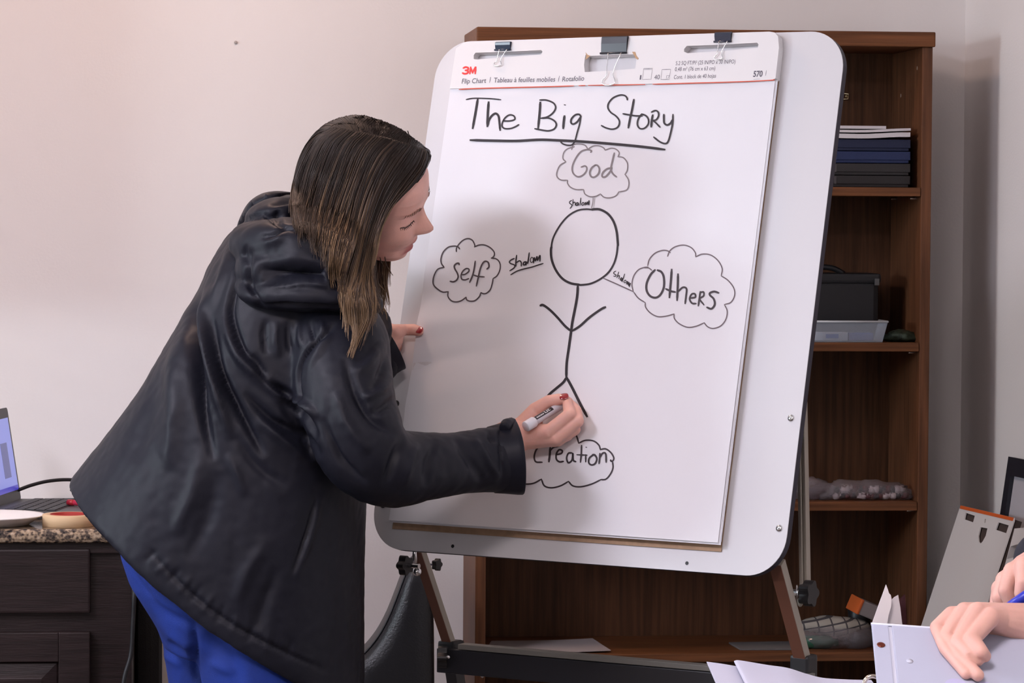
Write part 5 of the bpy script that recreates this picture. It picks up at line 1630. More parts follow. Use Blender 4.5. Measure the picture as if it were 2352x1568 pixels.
nail(J(1295, 910, 0.0355) + hz_ * 0.0006 + toward * 0.0010, thumb_tip - J(1276, 917, 0.034), hz_ * 0.75 + toward * 0.70, 0.0070, 0.0080, woman)
nail(Bp(963, 757.5, 0.0185), Bp(963, 759, 0.012) - Bp(946, 757, 0.0125), hz_ * 0.45 + toward * 0.9, 0.0064, 0.0072, woman)
nail(J(1307, 919, 0.022), J(1306, 920, 0.02) - J(1303, 932, 0.036), hz_ * 0.6 + hx_ * 0.6, 0.0048, 0.0045, woman)
def face_pt(sd_s, u_):
    """point on the modelled face surface at lateral s and profile height u (nearest mesh vertex, from the front)"""
    tgt = HO + HSd * sd_s + HU * um(u_)
    arr = np.array(head_v)
    d = arr - tgt
    lat = np.hypot(d @ HSd, d @ HU) + np.where(d @ HF > 0.03, 0, 1)
    return arr[np.argmin(lat)]


for sd in (-1, 1):
    obj('eyeball', ball(H(0.0715, sd * 0.0318, um(-0.0318)), 0.0105, 20, 14), mat('eye_white', (0.6, 0.55, 0.52), 0.2), woman, True)
    lash, lid = [], []
    for k in range(24):
        t = k / 23
        p = face_pt(sd * (0.0195 + 0.0275 * t), -0.0362 - 0.0022 * math.sin(math.pi * t))
        lid.append(p + HF * 0.0003)
        lash.append(tube([p, p + HF * 0.0020 - HU * 0.0022 + HSd * sd * 0.001 * t, p + HF * 0.0032 - HU * 0.0030 + HSd * sd * 0.002 * t], [0.0006, 0.0004, 0.0001], 5))
    obj('eyelashes', join(tube(lid, 0.0010, 6), *lash), mat('lash', (0.07, 0.038, 0.032), 0.6), woman)
    brow = []
    for k in range(70):
        t = k / 69
        p = face_pt(sd * ((0.013 if sd < 0 else 0.019) + 0.034 * t), -0.0125 + 0.0060 * math.sin(math.pi * min(1, t * 1.15)) + RNG.uniform(-0.0018, 0.0018))
        brow.append(tube([p - HF * 0.0006, p + HF * 0.0006 + HSd * sd * 0.0035 + HU * 0.0008, p - HF * 0.0006 + HSd * sd * 0.0075], [0.0005, 0.0004, 0.0001], 4))
    obj('eyebrow', join(*brow), mat('brow_hair', (0.30, 0.165, 0.12), 0.7), woman)

# ---- hair: parted on top, long, brown at the roots and lighter towards the ends
M_HAIR = mat('brown_hair', (0.040, 0.022, 0.014), 0.42, spec=0.35)
nt = M_HAIR.node_tree
b_ = nt.nodes['Principled BSDF']
at_t, at_v = nt.nodes.new('ShaderNodeAttribute'), nt.nodes.new('ShaderNodeAttribute')
at_t.attribute_name, at_v.attribute_name = 'along', 'tone'
rp = nt.nodes.new('ShaderNodeValToRGB')
rp.color_ramp.elements[0].position, rp.color_ramp.elements[0].color = 0.30, (0.020, 0.0122, 0.0092, 1)
rp.color_ramp.elements[1].position, rp.color_ramp.elements[1].color = 1.0, (0.26, 0.165, 0.095, 1)
e_ = rp.color_ramp.elements.new(0.70)
e_.color = (0.080, 0.051, 0.036, 1)
mm = nt.nodes.new('ShaderNodeMath')
mm.operation = 'MULTIPLY_ADD'
nt.links.new(at_v.outputs['Fac'], mm.inputs[0])
mm.inputs[1].default_value = 0.72
nt.links.new(at_t.outputs['Fac'], mm.inputs[2])
nt.links.new(mm.outputs[0], rp.inputs['Fac'])
nt.links.new(rp.outputs['Color'], b_.inputs['Base Color'])

# guide strands: (photo x, y, distance) from the parting to the tip, ordered from forehead to nape
NEAR = 5.222
G_near = [
    [(984, 352, 5.30), (979, 380, 5.27), (950, 422, 5.235), (905, 467, 5.222), (876, 505, 5.218), (862, 555, 5.205), (851, 610, 5.175), (858, 670, 5.14), (886, 738, 5.12)],
    [(968, 342, 5.29), (952, 376, 5.250), (915, 428, 5.226), (884, 480, 5.216), (862, 540, 5.208), (848, 600, 5.185), (838, 660, 5.135), (850, 720, 5.105), (832, 770, 5.085), (812, 828, 5.075)],
    [(948, 335, 5.282), (922, 370, 5.243), (886, 430, 5.220), (858, 500, 5.210), (838, 570, 5.195), (822, 640, 5.150), (806, 700, 5.100), (812, 770, 5.070), (796, 842, 5.062)],
    [(924, 328, 5.280), (893, 362, 5.238), (858, 430, 5.216), (832, 505, 5.206), (812, 580, 5.180), (796, 640, 5.120), (790, 700, 5.085), (806, 760, 5.070)],
    [(897, 320, 5.280), (863, 356, 5.236), (830, 430, 5.214), (806, 510, 5.200), (788, 580, 5.160), (780, 640, 5.105), (786, 690, 5.080)],
    [(868, 313, 5.282), (836, 350, 5.238), (803, 430, 5.216), (780, 510, 5.196), (764, 580, 5.140), (764, 640, 5.090), (776, 672, 5.080)],
    [(840, 307, 5.286), (806, 343, 5.244), (775, 425, 5.222), (752, 505, 5.195), (742, 575, 5.130), (744, 620, 5.085)],
    [(812, 301, 5.292), (778, 335, 5.254), (745, 415, 5.234), (724, 495, 5.205), (718, 560, 5.140), (722, 600, 5.105)],
    [(786, 297, 5.300), (749, 328, 5.268), (717, 405, 5.252), (700, 480, 5.225), (700, 540, 5.170), (712, 575, 5.125)],
    [(765, 295, 5.315), (724, 328, 5.292), (692, 400, 5.280), (682, 470, 5.262), (690, 525, 5.225), (704, 556, 5.180)],
    [(748, 298, 5.335), (707, 335, 5.325), (681, 405, 5.318), (675, 465, 5.305), (684, 515, 5.280), (696, 545, 5.255)],
]
G_far = [
    [(984, 350, 5.30), (989, 356, 5.325), (984, 376, 5.365), (960, 415, 5.395), (920, 470, 5.405), (895, 560, 5.405), (888, 640, 5.40), (893, 700, 5.39), (885, 742, 5.385)],
    [(960, 338, 5.30), (968, 333, 5.32), (962, 336, 5.36), (930, 390, 5.395), (890, 460, 5.405), (872, 560, 5.410), (868, 640, 5.40), (878, 705, 5.39), (890, 735, 5.385)],
    [(924, 327, 5.29), (928, 308, 5.31), (920, 302, 5.345), (890, 350, 5.39), (850, 450, 5.410), (840, 560, 5.41), (845, 650, 5.40), (862, 715, 5.39)],
    [(880, 315, 5.29), (878, 288, 5.31), (866, 276, 5.345), (830, 330, 5.395), (800, 440, 5.410), (795, 560, 5.41), (805, 640, 5.40)],
    [(835, 305, 5.295), (826, 280, 5.315), (810, 268, 5.345), (770, 330, 5.390), (745, 430, 5.405), (740, 540, 5.40)],
    [(790, 297, 5.30), (775, 286, 5.32), (752, 284, 5.35), (715, 340, 5.385), (700, 440, 5.39), (705, 540, 5.37)],
    [(752, 297, 5.33), (728, 308, 5.345), (705, 335, 5.365), (688, 390, 5.380), (682, 450, 5.385), (700, 540, 5.37)],
]


def resample(guides, n):
    out = []
    for gd in guides:
        c = np.array(crom([V(*p) for p in gd], 8))
        d = np.r_[0, np.cumsum(np.linalg.norm(np.diff(c * V(1, 1, 700), axis=0), axis=1))]
        t = np.linspace(0, d[-1], n)
        out.append(np.stack([np.interp(t, d, c[:, k]) for k in range(3)], 1))
    return np.array(out)


# scalp cap under the strands, and what the strands must lie in front of
rings = []
for u in np.linspace(-0.085, 0.1155, 32):
    F_, B_, W_ = np.interp(u, us, f0), np.interp(u, us, bk_), np.interp(u, us, wd)
    ring = []
    for k in range(64):
        q = 2 * math.pi * k / 64
        cs, sn_ = math.cos(q), math.sin(q)
        fr_ = F_ + 0.002 if u > 0.048 else np.interp(u, [-0.085, -0.02, 0.02, 0.048], [-0.03, 0.0, 0.03, 0.066])
        x = fr_ * abs(cs) ** 0.85 if cs >= 0 else (B_ - 0.006) * abs(cs) ** 0.9
        s = (W_ + 0.002) * math.copysign(abs(sn_) ** 0.85, sn_)
        ring.append(H(x, s, um(u) + 0.001))
    rings.append(ring)
cap_v, cap_f = loft(rings, True)
from mathutils.bvhtree import BVHTree


def bvh_of(o):
    base = parent_world(o)
    return BVHTree.FromPolygons([v.co + base for v in o.data.vertices], [tuple(p.vertices) for p in o.data.polygons])


hood_o = [c for c in jacket.children if c.name.startswith('hood')]
TREES = [BVHTree.FromPolygons([Vector(v) for v in cap_v], cap_f), bvh_of(jacket)] + [bvh_of(o) for o in hood_o]
HEAD_TREE = BVHTree.FromPolygons([Vector(v) for v in head_v], head_f)
_o = Vector(CAM)


def clear_depth(px, py):
    d = CF + CR * ((px - IW / 2) / FPX) - CU * ((py - IH / 2) / FPX)
    dv = Vector(d)
    ln = dv.length
    best = 99.0
    for t in TREES:
        r = t.ray_cast(_o, dv / ln)
        if r[0] is not None:
            best = min(best, r[3] / ln)
    return best


NS = 22
gn, gf = resample(G_near, NS), resample(G_far, NS)


def across(gr, s):
    x = s * (len(gr) - 1)
    i = min(int(x), len(gr) - 2)
    t = x - i
    p0, p1, p2, p3 = gr[max(i - 1, 0)], gr[i], gr[i + 1], gr[min(i + 2, len(gr) - 1)]
    return 0.5 * (2 * p1 + (p2 - p0) * t + (2 * p0 - 5 * p1 + 4 * p2 - p3) * t * t + (3 * p1 - p0 - 3 * p2 + p3) * t ** 3)


hv, hf, ha, ht = [], [], [], []


def add_strand(path, r, tone, nside=3, t0=0.0, t1=1.0, push=None, npush=99):
    path = np.array(path, float)
    if push is not None:
        lim = np.array([clear_depth(q[0], q[1]) if i < npush else 99.0 for i, q in enumerate(path)]) - push
        path[:, 2] = np.minimum(path[:, 2], lim)
        k_ = path[:, 2].copy()
        k_[1:-1] = np.minimum(k_[1:-1], (path[:-2, 2] + path[1:-1, 2] + path[2:, 2]) / 3)
        path[:, 2] = k_
    pts = [P(*q) for q in path]
    m = len(pts)
    rad = [r * (0.7 + 0.3 * min(1, i / 2)) * (1 - 0.75 * max(0, (i / (m - 1) - 0.72) / 0.28) ** 1.5) for i in range(m)]
    v, f = tube(pts, rad, nside, False)
    o = len(hv)
    hv.extend(v)
    hf.extend(tuple(i + o for i in q) for q in f)
    for i in range(m):
        ha.extend([min(1.0, max(0.0, (path[i, 1] - 330) / 480.0))] * nside)
        ht.extend([tone] * nside)


rh = np.random.default_rng(11)
for gr, count, sgn in ((gn, 2000, -1), (gf, 1300, 1)):
    # locks: neighbouring strands share a clump offset
    for c_i in range(count // 10):
        s0 = (c_i + rh.uniform(0, 1)) / (count // 10)
        cl_off = rh.normal(0, 1, 2)
        tone = rh.uniform(-0.25, 0.45) if rh.random() < 0.75 else rh.uniform(0.4, 0.9)
        Lc = rh.uniform(0.82, 1.0)
        ph = rh.uniform(0, 6.28)
        for k in range(10):
            s = float(np.clip(s0 + rh.normal(0, 0.009), 0, 1))
            pth = across(gr, s).copy()
            t = np.linspace(0, 1, NS)
            amp = t ** 1.3
            pth[:, 0] += amp * (cl_off[0] * 8 + rh.normal(0, 2.0)) + 3.6 * np.sin(t * 10 + ph) * t + rh.normal(0, 1.0)
            pth[:, 1] += amp * rh.normal(0, 3) + rh.normal(0, 1.2)
            layer = rh.uniform(0, 0.010) if sgn < 0 else rh.uniform(-0.012, 0.0)
            pth[:, 2] += -layer * (sgn < 0) + layer * (sgn > 0) + amp * cl_off[1] * 0.004 + rh.normal(0, 0.0006)
            n_ = max(8, int(NS * Lc * rh.uniform(0.9, 1.0)))
            add_strand(pth[:n_], 0.00085, tone + rh.normal(0, 0.06), 3, 0.0, Lc, 0.002 + layer if sgn < 0 else 0.003 - layer * 0.25, NS if sgn < 0 else 6)
# fine loose hairs
for pth in ([(884, 590, 5.33), (886, 606, 5.33), (895, 622, 5.33), (902, 632, 5.33)], [(862, 592, 5.30), (864, 615, 5.30), (857, 632, 5.29), (850, 640, 5.28)], [(872, 590, 5.31), (876, 602, 5.31), (882, 612, 5.31)],
            [(978, 345, 5.30), (986, 350, 5.30), (984, 365, 5.30)], [(970, 335, 5.31), (985, 345, 5.31), (989, 358, 5.31)], [(940, 315, 5.31), (938, 304, 5.31), (936, 300, 5.31)], [(862, 640, 5.2), (880, 662, 5.2), (888, 672, 5.2)], [(866, 690, 5.2), (885, 712, 5.2), (890, 735, 5.2)],
            [(770, 640, 5.09), (740, 655, 5.08), (718, 690, 5.08)], [(700, 545, 5.15), (712, 580, 5.14), (706, 600, 5.14)]):
    for k in range(3):
        q = [(x + rh.normal(0, 1.0), y + rh.normal(0, 1.0), d) for x, y, d in pth]
        add_strand(np.array(crom([V(*p) for p in q], 5)), 0.0005, 0.2, 3, 0.4, 0.9)
capdata = (cap_v, cap_f)
hair = obj('hair', (hv, hf), M_HAIR, woman, True)


def set_attr(o, name, vals):
    a = o.data.attributes.new(name, 'FLOAT', 'POINT')
    a.data.foreach_set('value', np.asarray(vals, np.float32))


set_attr(hair, 'along', ha)
set_attr(hair, 'tone', ht)
capo = obj('hair_cap', capdata, M_HAIR, hair, True)
set_attr(capo, 'along', [0.1] * len(cap_v))
set_attr(capo, 'tone', [-0.2] * len(cap_v))
# dense under-layer so that no scalp shows through: a sheet inside each side, and the cap over the skull
for gr, dd, nm in ((gn, 0.010, 'hair_underlayer'), (gf, -0.006, 'hair_underlayer')):
    cols_ = [across(gr, s) for s in np.linspace(0.0, 1, 60)]
    vs, al = [], []
    for c in cols_:
        for i, q in enumerate(c[:int(NS * 0.86)]):
            vs.append(P(q[0], q[1], min(q[2] + dd, clear_depth(q[0], q[1]) - 0.0012) if dd > 0 else q[2] + dd))
            al.append(min(1.0, max(0.0, (q[1] - 330) / 480.0)))
    m = int(NS * 0.86)
    fs = [(i * m + j, i * m + j + 1, (i + 1) * m + j + 1, (i + 1) * m + j) for i in range(59) for j in range(m - 1)]
    o = obj(nm, (vs, fs), M_HAIR, hair, True)
    set_attr(o, 'along', al)
    set_attr(o, 'tone', [-0.25] * len(vs))
# ------------------------------------------------------------------ marker pen in her hand
pe, pt = J(1207, 980, 0.090), J(1309, 918.5, 0.001)
pdir = unit(pt - pe)
Lp = np.linalg.norm(pt - pe)
mk = thing('marker_pen', pe, 'white dry erase marker with black label held in the writing hand', 'marker')
obj('barrel', lathe([(0.0001, 0.016), (0.0068, 0.016), (0.0068, Lp - 0.024), (0.0055, Lp - 0.021), (0.004, Lp - 0.010), (0.0001, Lp - 0.010)], pe, pdir, 32), mat('marker_white', (0.62, 0.62, 0.68), 0.35), mk, True)
obj('end_plug', lathe([(0.0001, 0.0), (0.0082, 0.0), (0.0090, 0.0012), (0.0090, 0.0185), (0.0082, 0.020), (0.0069, 0.0205)], pe, pdir, 32), mat('plug_white', (0.74, 0.74, 0.80), 0.35), mk, True)
obj('nib', lathe([(0.0026, Lp - 0.010), (0.0024, Lp - 0.004), (0.0008, Lp), (0.0001, Lp)], pe, pdir, 16), M_INK, mk, True)
# printed label wraps the upper side of the barrel
la, lb_ = frame_of(pdir)
vdir = unit(-CF)
ref = unit(vdir - pdir * (vdir @ pdir))
oth = np.cross(pdir, ref)


def wrap(h0, h1, a0, a1, r, n=10):
    vs = []
    for i in range(2):
        for k in range(n + 1):
            q = math.radians(a0 + (a1 - a0) * k / n)
            vs.append(pe + pdir * (h0 if i == 0 else h1) + ref * r * math.cos(q) + oth * r * math.sin(q))
    return vs, [(k, k + 1, n + 2 + k, n + 1 + k) for k in range(n)]


sg = 1 if oth @ hz_ > 0 else -1
lbl = obj('label_band', wrap(0.0215, 0.060, sg * 5, sg * 75, 0.00695), M_INK, mk, True)
obj('label_patch', wrap(0.024, 0.040, sg * 22, sg * 42, 0.00705), mat('label_white', (0.75, 0.75, 0.78), 0.4), lbl, True)
for i, (h0, h1) in enumerate(((0.0255, 0.0275), (0.0285, 0.0300), (0.031, 0.033), (0.0340, 0.0352), (0.0362, 0.0384))):
    obj('label_letter', wrap(h0, h1, sg * 27, sg * 37, 0.0071), M_PRINT, lbl, True)
for h0, h1, a0, a1 in ((0.0425, 0.0440, 20, 62), (0.0440, 0.0475, 20, 28), (0.0475, 0.049, 20, 62), (0.0505, 0.052, 22, 60), (0.052, 0.0545, 22, 30), (0.052, 0.0545, 52, 60)):
    obj('label_letter', wrap(h0, h1, sg * a0, sg * a1, 0.00705), MATS['label_white'], lbl, True)


# ------------------------------------------------------------------ table, binders and the person sitting at the right
TZ = 0.738
M_TABLE = mat('grey_table_top', (0.30, 0.29, 0.28), 0.45, var=(40, 0.08))
tb = thing('meeting_table', (0.1, 2.9, 0), 'grey meeting table in the foreground, just below the picture', 'table')
obj('table_top', aabox((-0.90, 2.30, TZ - 0.028), (1.09, 3.81, TZ), 0.004), M_TABLE, tb)
for x in (-0.82, 1.02):
    for y in (2.38, 3.35):
        obj('table_leg', aabox((x - 0.02, y - 0.02, 0), (x + 0.02, y + 0.02, TZ - 0.0285), 0.002), M_BLACKM, tb)

# white binder standing tilted, its outside towards the camera
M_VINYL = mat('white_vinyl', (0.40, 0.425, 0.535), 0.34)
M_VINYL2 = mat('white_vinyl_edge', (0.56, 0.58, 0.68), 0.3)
cTL, cTR = P(2000, 1433, 3.56), P(2590, 1474, 3.56)
cBL = P(2064, 1815, 3.325)
cx_ = unit(cTR - cTL)
cd_ = cBL - cTL
cd_ = cd_ - cx_ * (cd_ @ cx_)
Lh_ = (cTL[2] - TZ - 0.006) / -unit(cd_)[2]
cu_ = -unit(cd_)
cn_ = np.cross(cx_, cu_)
cn_ = cn_ if cn_ @ CF < 0 else -cn_
Wc = np.linalg.norm(cTR - cTL)


def cov(px, py, off=0.0):
    d = CF + CR * ((px - IW / 2) / FPX) - CU * ((py - IH / 2) / FPX)
    o = cTL + cn_ * off
    t = ((o - CAM) @ cn_) / (d @ cn_)
    return CAM + t * d


def cxy(px, py):
    p = cov(px, py) - cTL
    return p @ cx_, p @ cu_


bi = thing('ring_binder', (*((cTL + cTR) / 2 - cu_ * Lh_)[:2], TZ), 'white vinyl ring binder propped up in the hands at the right', 'binder')
sp_w = cxy(2041, 1434)[0]
obj('front_cover', box(cTL + cx_ * ((sp_w + 0.003 + Wc) / 2) - cu_ * Lh_ / 2, (Wc - sp_w - 0.003, Lh_, 0.0036), (cx_, cu_, cn_), 0.0014), M_VINYL, bi)
spn = obj('spine', box(cTL + cx_ * (sp_w / 2) - cu_ * Lh_ / 2, (sp_w - 0.001, Lh_, 0.0036), (cx_, cu_, cn_), 0.0014), M_VINYL, bi)
obj('hinge', box(cTL + cx_ * (sp_w + 0.001) - cu_ * Lh_ / 2 - cn_ * 0.0008, (0.006, Lh_, 0.0016), (cx_, cu_, cn_)), M_VINYL2, bi)
obj('top_welt', tube([cTL + cn_ * 0.0012 - cu_ * 0.001, cTL + cx_ * Wc + cn_ * 0.0012 - cu_ * 0.001], 0.0016, 10), M_VINYL2, bi, True)
rv = cxy(2023, 1484)
obj('rivet_hole', lathe([(0.0001, 0.0), (0.0042, 0.0), (0.0046, 0.0006), (0.0030, 0.0009), (0.0001, 0.0004)], cTL + cx_ * rv[0] + cu_ * rv[1] + cn_ * 0.0019, cn_, 18), mat('rivet_brown', (0.16, 0.035, 0.02), 0.3, metal=0.6), spn, True)
rv = cxy(2089, 1521)
obj('punch_mark', lathe([(0.0001, 0.0), (0.0035, 0.0), (0.0038, 0.0004), (0.0001, 0.0002)], cTL + cx_ * rv[0] + cu_ * rv[1] + cn_ * 0.0018, cn_, 16), mat('pale_mark', (0.50, 0.52, 0.62), 0.5), bi, True)
for px, py, r in ((2196, 1578, 0.0125), (2263, 1582, 0.010)):
    rv = cxy(px, py)
    obj('printed_dot', lathe([(0.0001, 0.0002), (r, 0.0002), (r, 0.0), (0.0001, 0.0)], cTL + cx_ * rv[0] + cu_ * rv[1] + cn_ * 0.0019, cn_, 28), mat('lilac_print', (0.42, 0.42, 0.62), 0.5), bi)
obj('back_cover', box(cTL + cx_ * (Wc / 2 + 0.022) - cu_ * (Lh_ * 0.5 - 0.026) - cn_ * 0.030, (Wc - 0.044, Lh_ - 0.076, 0.003), (cx_, cu_, cn_), 0.001), M_VINYL, bi)
obj('page_block', box(cTL + cx_ * (Wc / 2 + 0.022) - cu_ * (Lh_ * 0.5 - 0.020) - cn_ * 0.016, (Wc - 0.05, Lh_ - 0.080, 0.020), (cx_, cu_, cn_)), M_PAPER, bi)
M_TORN = mat('torn_white_card', (0.66, 0.63, 0.64), 0.75)


def px_plate(name, pts, d, th, m, parent):
    """small flat card standing behind the cover, at its own distance and thickness"""
    o = P(pts[0][0], pts[0][1], d)
    ax, az = unit(V(CR[0], CR[1], 0)), unit(V(-CF[0], -CF[1], 0))
    pl = []
    for x, y in pts:
        dd = CF + CR * ((x - IW / 2) / FPX) - CU * ((y - IH / 2) / FPX)
        t = ((o - CAM) @ az) / (dd @ az)
        p = CAM + t * dd - o
        pl.append((p @ ax, p[2]))
    return obj(name, extrude_poly(pl, o, ax, V(0, 0, 1), az, -th, 0), m, parent)


px_plate('torn_tab', [(2001, 1436), (2035, 1342), (2039, 1352), (2042, 1362), (2046, 1366), (2048, 1375), (2047, 1392), (2041, 1412), (2037, 1437)], 3.585, 0.0012, M_TORN, bi)
px_plate('torn_tab', [(2048, 1377), (2054, 1371), (2063, 1366), (2068, 1395), (2073, 1437), (2037, 1437), (2041, 1412), (2046, 1392)], 3.590, 0.0012, mat('torn_card_inside', (0.50, 0.47, 0.48), 0.8), bi)

# open binder with loose pages lying in front
pg = thing('open_binder', (*P(1840, 1560, 3.83)[:2], TZ), 'open binder with curling white pages on the table edge', 'binder')
M_PG = mat('loose_page', (0.50, 0.51, 0.62), 0.65)  # one even bluish white for all the loose pages


def page(name, far, d0, d1, th):
    f = crom([V(*p) for p in far], 6)
    a = [P(x, y, d0) for x, y in f]
    nrm = unit(V(-CF[0], -CF[1], 0))
    b = [p + nrm * (d0 - d1) for p in a]
    k = len(a)
    vs = a + b + [p - V(0, 0, th) for p in a] + [p - V(0, 0, th) for p in b]
    fs = []
    for i in range(k - 1):
        fs += [(i, i + 1, k + i + 1, k + i), (2 * k + i, 3 * k + i, 3 * k + i + 1, 2 * k + i + 1), (i, 2 * k + i, 2 * k + i + 1, i + 1), (k + i, k + i + 1, 3 * k + i + 1, 3 * k + i)]
    fs += [(0, k, 3 * k, 2 * k), (k - 1, 3 * k - 1, 4 * k - 1, 2 * k - 1)]
    return obj(name, (vs, fs), M_PG, pg)


page('page', [(1623, 1519), (1660, 1524), (1720, 1534), (1800, 1545), (1900, 1562), (2000, 1570)], 3.84, 3.62, 0.0010)
page('page', [(1686, 1517), (1700, 1516), (1760, 1526), (1808, 1533), (1850, 1546), (1890, 1556), (1950, 1560), (2001, 1561)], 3.83, 3.61, 0.0012)
page('page', [(1658, 1532), (1700, 1539), (1760, 1551), (1840, 1568), (1920, 1580), (2000, 1580)], 3.825, 3.60, 0.0008)
page('page', [(1665, 1540), (1700, 1549), (1760, 1566), (1840, 1584), (2000, 1590)], 3.82, 3.60, 0.0008)
obj('binder_cover', aabox((P(1640, 1560, 3.75)[0], 3.42, TZ + 0.0004), (P(2030, 1560, 3.75)[0], 3.77, TZ + 0.004), 0.001), M_VINYL, pg)
rc = P(2004, 1572, 3.80)
obj('ring', tube([rc + 0.010 * (unit(V(CR[0], CR[1], 0)) * math.cos(a) + V(0, 0, 1) * math.sin(a)) for a in np.linspace(0, 2 * math.pi, 26)], 0.0026, 10), mat('gold_chrome', (0.75, 0.66, 0.55), 0.15, metal=1.0), pg, True)

# ---- the person: hands and forearms in view, the rest of the seated body beyond the edge of the picture
M_SKIN2 = mat('pale_skin', (0.62, 0.355, 0.295), 0.5, sss=0.12, bump=(420, 0.05), var=(30, 0.07))
h1 = []
W1 = P(2372, 1438, 3.575)
mA, mB, mC, mD = P(2186, 1412, 3.555), P(2216, 1404, 3.548), P(2246, 1404, 3.54), P(2276, 1416, 3.532)
for m_, r_ in ((mA, 0.0098), (mB, 0.0106), (mC, 0.0108), (mD, 0.0108)):
    h1 += chain([W1, P(2310, 1424, 3.562) * 0.6 + m_ * 0.4, m_], [0.0260, 0.0160, r_], 16)
h1 += chain([mA, cov(2152, 1440, 0.009), cov(2171, 1488, 0.009), cov(2219, 1547, 0.007)], [0.0098, 0.0080, 0.0072, 0.0062], 16)
h1 += chain([mB, cov(2173, 1463, 0.011), cov(2203, 1507, 0.011), cov(2246, 1550, 0.0085)], [0.0106, 0.0085, 0.0076, 0.0070], 16)
h1 += chain([mC, cov(2201, 1476, 0.016), cov(2226, 1502, 0.016), cov(2246, 1516, 0.012)], [0.0108, 0.0086, 0.0076, 0.0068], 16)
h1 += chain([mD, cov(2232, 1468, 0.024), cov(2254, 1497, 0.022), cov(2262, 1506, 0.016)], [0.0108, 0.0092, 0.0080, 0.0070], 16)
h1 += chain([P(2330, 1440, 3.58), P(2290, 1448, 3.60), P(2250, 1452, 3.61)], [0.017, 0.0115, 0.0090], 14)
h1 = remesh(h1, 0.0012, 4)
h2 = []
W2 = P(2420, 1285, 3.74)
k1, k2, k3, k4 = P(2352, 1298, 3.685), P(2326, 1312, 3.70), P(2308, 1332, 3.715), P(2298, 1352, 3.73)
for m_ in (k1, k2, k3, k4):
    h2 += chain([W2, P(2385, 1305, 3.72) * 0.55 + m_ * 0.45, m_], [0.026, 0.0190, 0.0112], 16)
h2 += chain([k1, P(2350, 1338, 3.672), P(2345, 1362, 3.672)], [0.0112, 0.0092, 0.0080], 16)
h2 += chain([k2, P(2310, 1356, 3.690), P(2326, 1390, 3.690), P(2350, 1400, 3.69)], [0.0112, 0.0090, 0.0080, 0.007], 16)
h2 += chain([k3, P(2295, 1372, 3.705), P(2308, 1402, 3.705), P(2336, 1412, 3.70)], [0.0110, 0.0088, 0.0078, 0.007], 16)
h2 += chain([k4, P(2288, 1388, 3.725), P(2303, 1413, 3.72), P(2330, 1420, 3.715)], [0.0102, 0.0082, 0.0074, 0.0068], 16)
h2 = remesh(h2, 0.0013, 4)
tors = P(3040, 1180, 3.80)
bx_, by_ = tors[0], tors[1]
Z_ = lambda q: V(bx_, by_, q)
e1, e2 = P(2600, 1560, 3.62), P(2600, 1430, 3.98)
s1, s2 = Z_(1.06) + V(0.02, -0.17, 0), Z_(1.06) + V(0.02, 0.17, 0)
bparts = [ball(Z_(1.30) + V(-0.02, 0, 0), (0.098, 0.075, 0.115), 22, 16)] + chain([Z_(1.24), Z_(1.10)], [0.052, 0.055]) + chain([Z_(1.02), Z_(0.80), Z_(0.60)], [0.13, 0.125, 0.14], 20)
bparts += [ball(Z_(1.285) + V(-0.118, 0, 0), (0.018, 0.012, 0.016), 10, 8), ball(Z_(1.30) + V(-0.02, 0.078, 0), (0.018, 0.008, 0.028), 10, 8), ball(Z_(1.30) + V(-0.02, -0.078, 0), (0.018, 0.008, 0.028), 10, 8)]
bparts += chain([s1, (s1 + e1) / 2, e1, (e1 + W1) / 2, W1], [0.05, 0.045, 0.040, 0.036, 0.0265], 18) + chain([s2, (s2 + e2) / 2, e2, (e2 + W2) / 2, W2], [0.05, 0.045, 0.040, 0.036, 0.027], 18)
for sy in (-0.10, 0.10):
    bparts += chain([Z_(0.56) + V(0, sy, 0), Z_(0.55) + V(-0.28, sy * 1.3, 0), Z_(0.54) + V(-0.38, sy * 1.3, 0), V(bx_ - 0.38, by_ + sy * 1.3, 0.09), V(bx_ - 0.50, by_ + sy * 1.3, 0.04)], [0.085, 0.070, 0.058, 0.042, 0.03], 18)
b2 = remesh(bparts, 0.009, 4)
av, af, k_ = [], [], 0
for me in (h1, h2, b2):
    v, f = mesh_data(me)
    av += v
    af += [tuple(i + k_ for i in q) for q in f]
    k_ = len(av)
per2 = tag(obj('person', (av, af), M_SKIN2, None, True), 'seated person at the right edge, only the two hands in view', 'person')
M_SHIRT = mat('dark_navy_knit', (0.010, 0.011, 0.020), 0.8, bump=(500, 0.3))
sh_ = remesh(chain([Z_(1.08), Z_(0.80), Z_(0.58)], [0.15, 0.150, 0.165], 22) + chain([s1, (s1 + e1) / 2, e1, e1 * 0.55 + W1 * 0.45], [0.068, 0.062, 0.056, 0.050], 18)
             + chain([s2, (s2 + e2) / 2, e2, e2 * 0.45 + W2 * 0.55, e2 * 0.12 + P(2374, 1272, 3.72) * 0.88], [0.068, 0.062, 0.056, 0.046, 0.040], 18), 0.008, 5)
obj('sweater', sh_, M_SHIRT, per2, True)
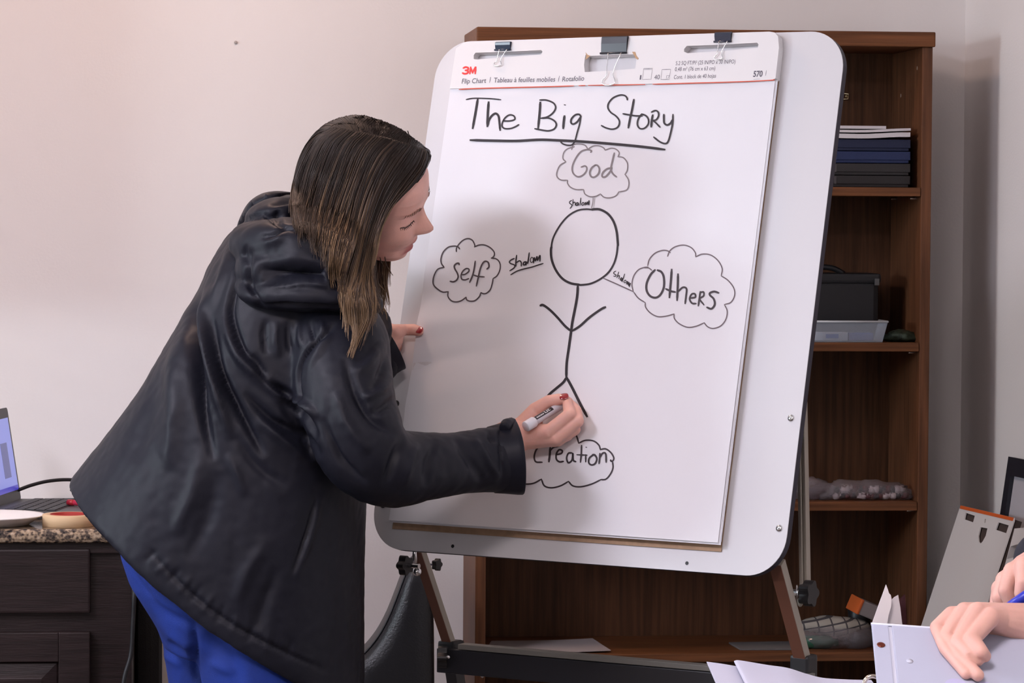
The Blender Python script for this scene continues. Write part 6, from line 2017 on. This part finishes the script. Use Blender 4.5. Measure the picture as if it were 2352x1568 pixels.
tr_m = remesh(sum([chain([Z_(0.56) + V(0, sy, 0), Z_(0.55) + V(-0.28, sy * 1.3, 0), Z_(0.54) + V(-0.385, sy * 1.3, 0), V(bx_ - 0.385, by_ + sy * 1.3, 0.13)], [0.105, 0.088, 0.076, 0.062], 18) for sy in (-0.10, 0.10)], []) + [ball(Z_(0.57), (0.17, 0.20, 0.11), 20, 12)], 0.009, 4)
obj('trousers', tr_m, mat('grey_trousers', (0.05, 0.05, 0.06), 0.85), per2, True)
for sy in (-0.13, 0.13):
    obj('shoe', remesh([tube([V(bx_ - 0.33, by_ + sy, 0.045), V(bx_ - 0.42, by_ + sy, 0.045), V(bx_ - 0.57, by_ + sy, 0.032)], [0.042, 0.044, 0.030], 18)], 0.006, 3), MATS['dark_shoe'], per2, True)
obj('hair', remesh([ball(Z_(1.325) + V(0.0, 0, 0.008), (0.100, 0.088, 0.112), 24, 16)], 0.006, 2), mat('plain_brown_hair', (0.05, 0.03, 0.02), 0.6), per2, True)
# chair under that person
cr = thing('meeting_chair', (bx_, by_, 0), 'dark chair of the seated person beyond the right edge', 'chair')
obj('seat', aabox((bx_ - 0.22, by_ - 0.22, 0.40), (bx_ + 0.22, by_ + 0.22, 0.455), 0.02), M_LEATHER, cr)
obj('backrest', aabox((bx_ + 0.20, by_ - 0.21, 0.60), (bx_ + 0.235, by_ + 0.21, 0.95), 0.015), M_LEATHER, cr)
for x in (-0.20, 0.20):
    for y in (-0.20, 0.20):
        obj('leg', cyl((bx_ + x, by_ + y, 0), (bx_ + x, by_ + y, 0.40), 0.012, 12), M_BLACKM, cr, True)
for y in (-0.19, 0.19):
    obj('back_post', cyl((bx_ + 0.217, by_ + y, 0.44), (bx_ + 0.217, by_ + y, 0.62), 0.010, 10), M_BLACKM, cr, True)
# blue pen
pb0, pb1 = P(2304, 1404, 3.66), P(2392, 1342, 3.65)
pn = thing('blue_pen', pb0, 'blue pen held in the hand behind the white binder', 'pen')
M_BLUE = mat('blue_plastic', (0.015, 0.03, 0.42), 0.35)
dr_ = unit(pb1 - pb0)
obj('pen_barrel', tube([pb0 + dr_ * 0.002, pb0 + dr_ * 0.022, pb1], [0.0058, 0.0060, 0.0055], 20), M_BLUE, pn, True)
obj('pen_end', cyl(pb0 - dr_ * 0.0005, pb0 + dr_ * 0.0019, 0.0056, 20), M_BLUE, pn, True)
